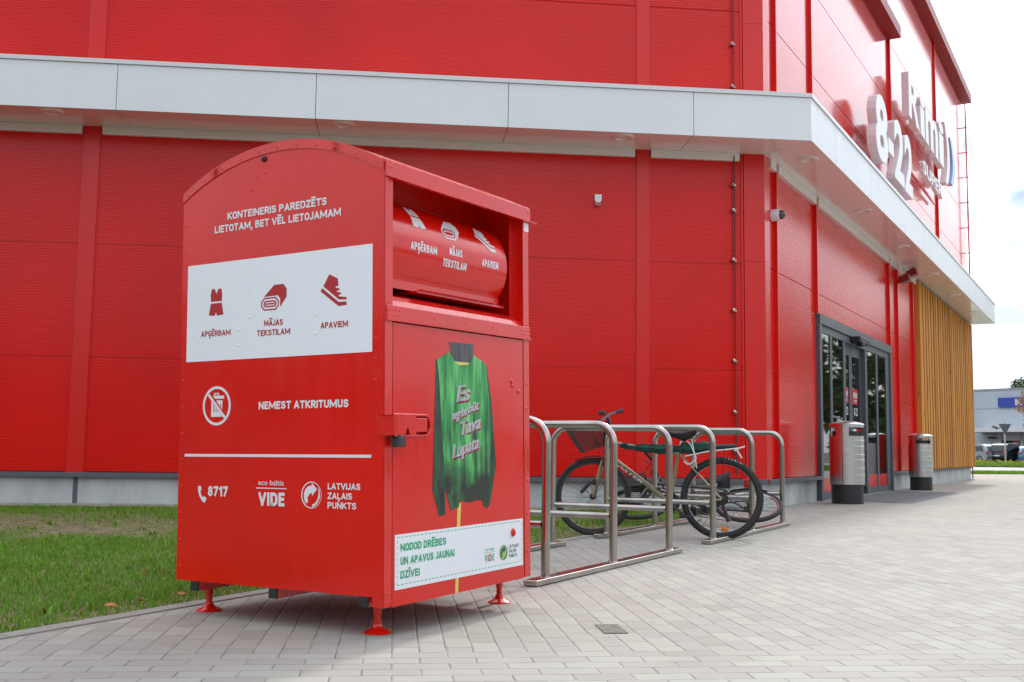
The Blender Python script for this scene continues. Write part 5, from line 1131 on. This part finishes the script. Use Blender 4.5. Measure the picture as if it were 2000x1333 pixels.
# road sign seen from behind, with a lamp arm
p = gpt(1963.5, 912); dS = 72.0; p = Vector((ray(1963.5, 880, dS).x, dS, .05))
SG = empty('road_sign', 'grey post with a triangular road sign seen from behind, before the far cars', 'road sign', Matrix.Translation(p))
q = NB(); cyl(q, (0, 0, 0), (0, 0, 2.9), .05, seg=10); link('post', q, M['chrome'], SG, True)
q = NB(); prism(q, [(-.42, -.07, 2.75), (.42, -.07, 2.75), (0, -.07, 2.02)], (0, .02, 0)); link('sign_plate', q, M['grey'], SG)
q = NB(); tube(q, [(0, 0, 2.6), (-.3, 0, 2.5), (-.5, 0, 2.45)], .03, 6); prism(q, [(-.45, -.1, 2.5), (-.8, -.1, 2.62), (-.85, -.1, 2.55), (-.5, -.1, 2.38)], (0, .2, 0)); link('lamp_arm', q, M['grey'], SG)

# parked cars
def make_car(label, loc, rz, col, suv=True, L=4.5, Wd=1.82, H=1.66):
    C = empty('parked_car', label, 'car', Matrix.Translation(loc) @ Matrix.Rotation(rz, 4, 'Z'), 'cars parked before the grey store')
    cm = mat('car paint', col, .25, coat=.8, metal=.3)
    hl = L / 2; low = [(-hl, .45), (-hl - .0 + .03, .75), (-hl + .06, 1.0), (-.2, 1.03), (.9, .98), (hl - .35, .86), (hl - .04, .70), (hl, .42), (hl - .1, .25), (-hl + .1, .25)]
    roof = [(-hl + .08, 1.0), (-hl + .42, H - .12), (-hl + .75, H), (-.1, H), (.45, H - .10), (1.05, .97)]
    q = NB()
    def hull(pts, w0, w1, zb, zt):
        ys = lambda z: w0 + (w1 - w0) * max(0, min(1, (z - zb) / (zt - zb)))
        prof = [(x, z) for x, z in pts]; A = [q.verts.new((x, -ys(z) / 2, z)) for x, z in prof]; B = [q.verts.new((x, ys(z) / 2, z)) for x, z in prof]; n = len(A)
        f = [q.faces.new(A), q.faces.new(B[::-1])] + [q.faces.new((A[i], B[i], B[(i + 1) % n], A[(i + 1) % n])) for i in range(n)]; bmesh.ops.recalc_face_normals(q, faces=f)
    hull(low, Wd, Wd - .06, .4, 1.03); hull(roof, Wd - .12, Wd - .45, 1.0, H)
    bmesh.ops.bevel(q, geom=[e for e in q.edges if e.calc_length() > .05], offset=.04, segments=2, affect='EDGES'); link('body', q, cm, C, True)
    def yy(z): return (Wd - .12 + (-.33) * (z - 1.0) / (H - 1.0)) / 2 + .006
    for s in (-1, 1):
        q = NB(); g = [(-hl + .38, 1.06), (-hl + .62, H - .16), (-.1, H - .13), (.40, H - .2), (.88, 1.05)]; prism(q, [(x, s * yy(z), z) for x, z in g], (0, s * .004, 0)); link('window', q, M['glass'], C)
        for x in (-hl + .82, hl - .85):
            wh = bpy.data.objects.new('wheel', None); COL.objects.link(wh); wh.parent = C; wh.location = (x, s * (Wd / 2 - .1), .34)
            q = NB(); lathe(q, [(.20, -.1), (.33, -.1), (.34, -.07), (.34, .07), (.33, .1), (.2, .1)], 24, Matrix.Rotation(R(90), 4, 'X')); link('tyre', q, M['rubber'], wh, True)
            q = NB(); lathe(q, [(.21, -.1), (.19, -.102), (.03, -.09)], 12, Matrix.Rotation(R(90), 4, 'X')); lathe(q, [(.21, .1), (.19, .102), (.03, .09)], 12, Matrix.Rotation(R(90), 4, 'X')); link('rim', q, M['chrome'], wh, True)
        q = NB(); box(q, -hl - .005, -hl + .22, s * (Wd / 2 - .02) - (.3 if s > 0 else -.0), s * (Wd / 2 - .02) + (.0 if s > 0 else .3), .86, 1.0, I4, .03); link('tail_light', q, M['redref'], C)
        q = NB(); box(q, hl - .2, hl + .01, s * .72 - .16, s * .72 + .16, .62, .76, I4, .03); link('headlight', q, M['white'], C)
        q = NB(); box(q, -hl + .75, .2, s * .62 - .02, s * .62 + .02, H + .02, H + .06, I4, .01); link('roof_rail', q, M['chrome'], C)
        q = NB(); box(q, .78, .95, s * (Wd / 2 + .02) - .08, s * (Wd / 2 + .02) + .08, 1.02, 1.16, I4, .03); link('mirror', q, cm, C)
    q = NB(); prism(q, [(-hl + .13, -.62, 1.08), (-hl + .13, .62, 1.08), (-hl + .40, .52, H - .18), (-hl + .40, -.52, H - .18)], (-.03, 0, .0)); link('rear_window', q, M['glass'], C)
    q = NB(); box(q, -hl - .015, -hl + .02, -.26, .26, .62, .73); link('number_plate', q, M['white'], C)
    return C
def at(px, d_): p = ray(px, 880, d_); return (p.x, p.y, 0)
make_car('silver grey car half hidden behind the wooden slat corner', at(1899, 98), R(118), (.28, .29, .3))
make_car('blue grey hatchback, second parked car from the wooden slat corner', at(1934, 99), R(52), (.06, .075, .1))
make_car('black estate car with a bright roof rail, behind the road sign post', at(1972, 97), R(38), (.012, .014, .02), H=1.72, L=4.6)
make_car('light blue car cut off by the right edge of the picture', at(2006, 96), R(70), (.12, .25, .38), H=1.5)

# trees
def crown(bm_pts, n, size, seed):
    g = np.random.default_rng(seed); out = []
    for c, r in bm_pts:
        k = int(n * r ** 2); d_ = g.normal(size=(k, 3)); d_ /= np.linalg.norm(d_, axis=1)[:, None]; out.append(np.array(c)[None] + d_ * r * g.uniform(.45, 1.05, (k, 1)))
    P_ = np.concatenate(out); n_ = len(P_); a = g.normal(size=(n_, 3)); a /= np.linalg.norm(a, axis=1)[:, None]; b = g.normal(size=(n_, 3)); b -= a * (a * b).sum(1)[:, None]; b /= np.linalg.norm(b, axis=1)[:, None]
    s = size * g.uniform(.6, 1.3, (n_, 1)); V = np.stack([P_ - a * s, P_ - b * s * .5, P_ + a * s, P_ + b * s * .5], 1); return V
def leafmesh(name, V, m, parent=None):
    n = len(V); me = bpy.data.meshes.new(name); me.vertices.add(n * 4); me.vertices.foreach_set('co', V.ravel()); me.loops.add(n * 4); me.loops.foreach_set('vertex_index', np.arange(n * 4, dtype=np.int32)); me.polygons.add(n); me.polygons.foreach_set('loop_start', (np.arange(n) * 4).astype(np.int32)); me.update(calc_edges=True); me.validate(); me.materials.append(m)
    o = bpy.data.objects.new(name, me); COL.objects.link(o)
    if parent: o.parent = parent
    return o
def tree(name, label, loc, h_, r, m, n, size, seed, group=None):
    g = random.Random(seed); T = empty(name, label, 'tree', Matrix.Translation(loc), group)
    cl = [((g.uniform(-r, r) * .6, g.uniform(-r, r) * .6, h_ - r * g.uniform(.4, 1.9)), r * g.uniform(.3, .55)) for _ in range(11)]
    q = NB(); tube(q, [(0, 0, -.05), (.05, 0, h_ * .3), (0, .05, h_ * .62), (0, 0, h_ * .85)], [r * .09, r * .07, r * .045, .02], 8)
    for c, rad in cl[:7]: tube(q, [(0, .02, h_ * .45), tuple(Vector((0, 0, h_ * .5)).lerp(Vector(c), .5)), c], [r * .035, r * .02, .01], 5)
    link('trunk', q, M['bark'], T, True); leafmesh('crown', crown(cl, n, size, seed), m, T); return T
p = ray(1978, 750, 128); tree('green_tree', 'green tree crown showing above the grey store roof', (p.x, p.y, 0), 9.6, 2.6, M['leaf'], 260, .2, 3, 'trees behind the grey store')
p = ray(2003, 745, 131); tree('green_tree', 'second green tree above the store roof, at the right edge', (p.x, p.y, 0), 10.0, 2.8, M['leaf'], 260, .2, 4, 'trees behind the grey store')
p = ray(2022, 780, 52); tree('autumn_tree', 'small tree with orange leaves reaching in at the right edge before the blue sign', (p.x, p.y, 0), 4.0, .95, M['leafor'], 420, .06, 8)
# woods and planting round the square, mirrored in glass, paint and steel
allV = []; tq = NB()
ring_ = []
gw = random.Random(5)
for az in [a_ * 4.2 for a_ in range(86)]:
    if 61 < az < 125: continue
    d_ = gw.uniform(52, 74); ring_.append((d_ * math.cos(R(az + gw.uniform(-1.5, 1.5))), d_ * math.sin(R(az)), gw.uniform(9, 12.5) * (.4 if 8 < az < 42 else .85 if az > 120 else 1)))
for i, (x, y, h_) in enumerate(ring_):
    g = random.Random(50 + i); r = h_ * .34
    cl = [((x + g.uniform(-r, r) * .8, y + g.uniform(-r, r) * .8, h_ - r * g.uniform(.3, 2.1)), r * g.uniform(.3, .55)) for _ in range(9)] + [((x + g.uniform(-3, 3), y + g.uniform(-3, 3), g.uniform(.3, 1.6)), g.uniform(.8, 1.5)) for _ in range(5)]
    allV.append(crown(cl, 70, .42, 60 + i)); tube(tq, [(x, y, -.03), (x, y, h_ * .5), (x, y, h_ * .85)], [.25, .18, .04], 8)
wd = leafmesh('woodland', np.concatenate(allV), M['leaf']); tag(wd, 'ring of green trees round the square, mirrored in the shop doors', 'trees', kind='stuff')
tw = link('trunks', tq, M['bark']); tw.parent = wd
q = NB(); poly(q, [(40, -9, .012), (80, -9, .012), (80, 34, .012), (50, 34, .012)]); poly(q, [(-80, -38, .012), (80, -38, .012), (80, -80, .012), (-80, -80, .012)]); tag(link('lawn', q, mat('mown lawn', (.05, .11, .02), .9, noise=.3, nscale=2)), kind='structure')
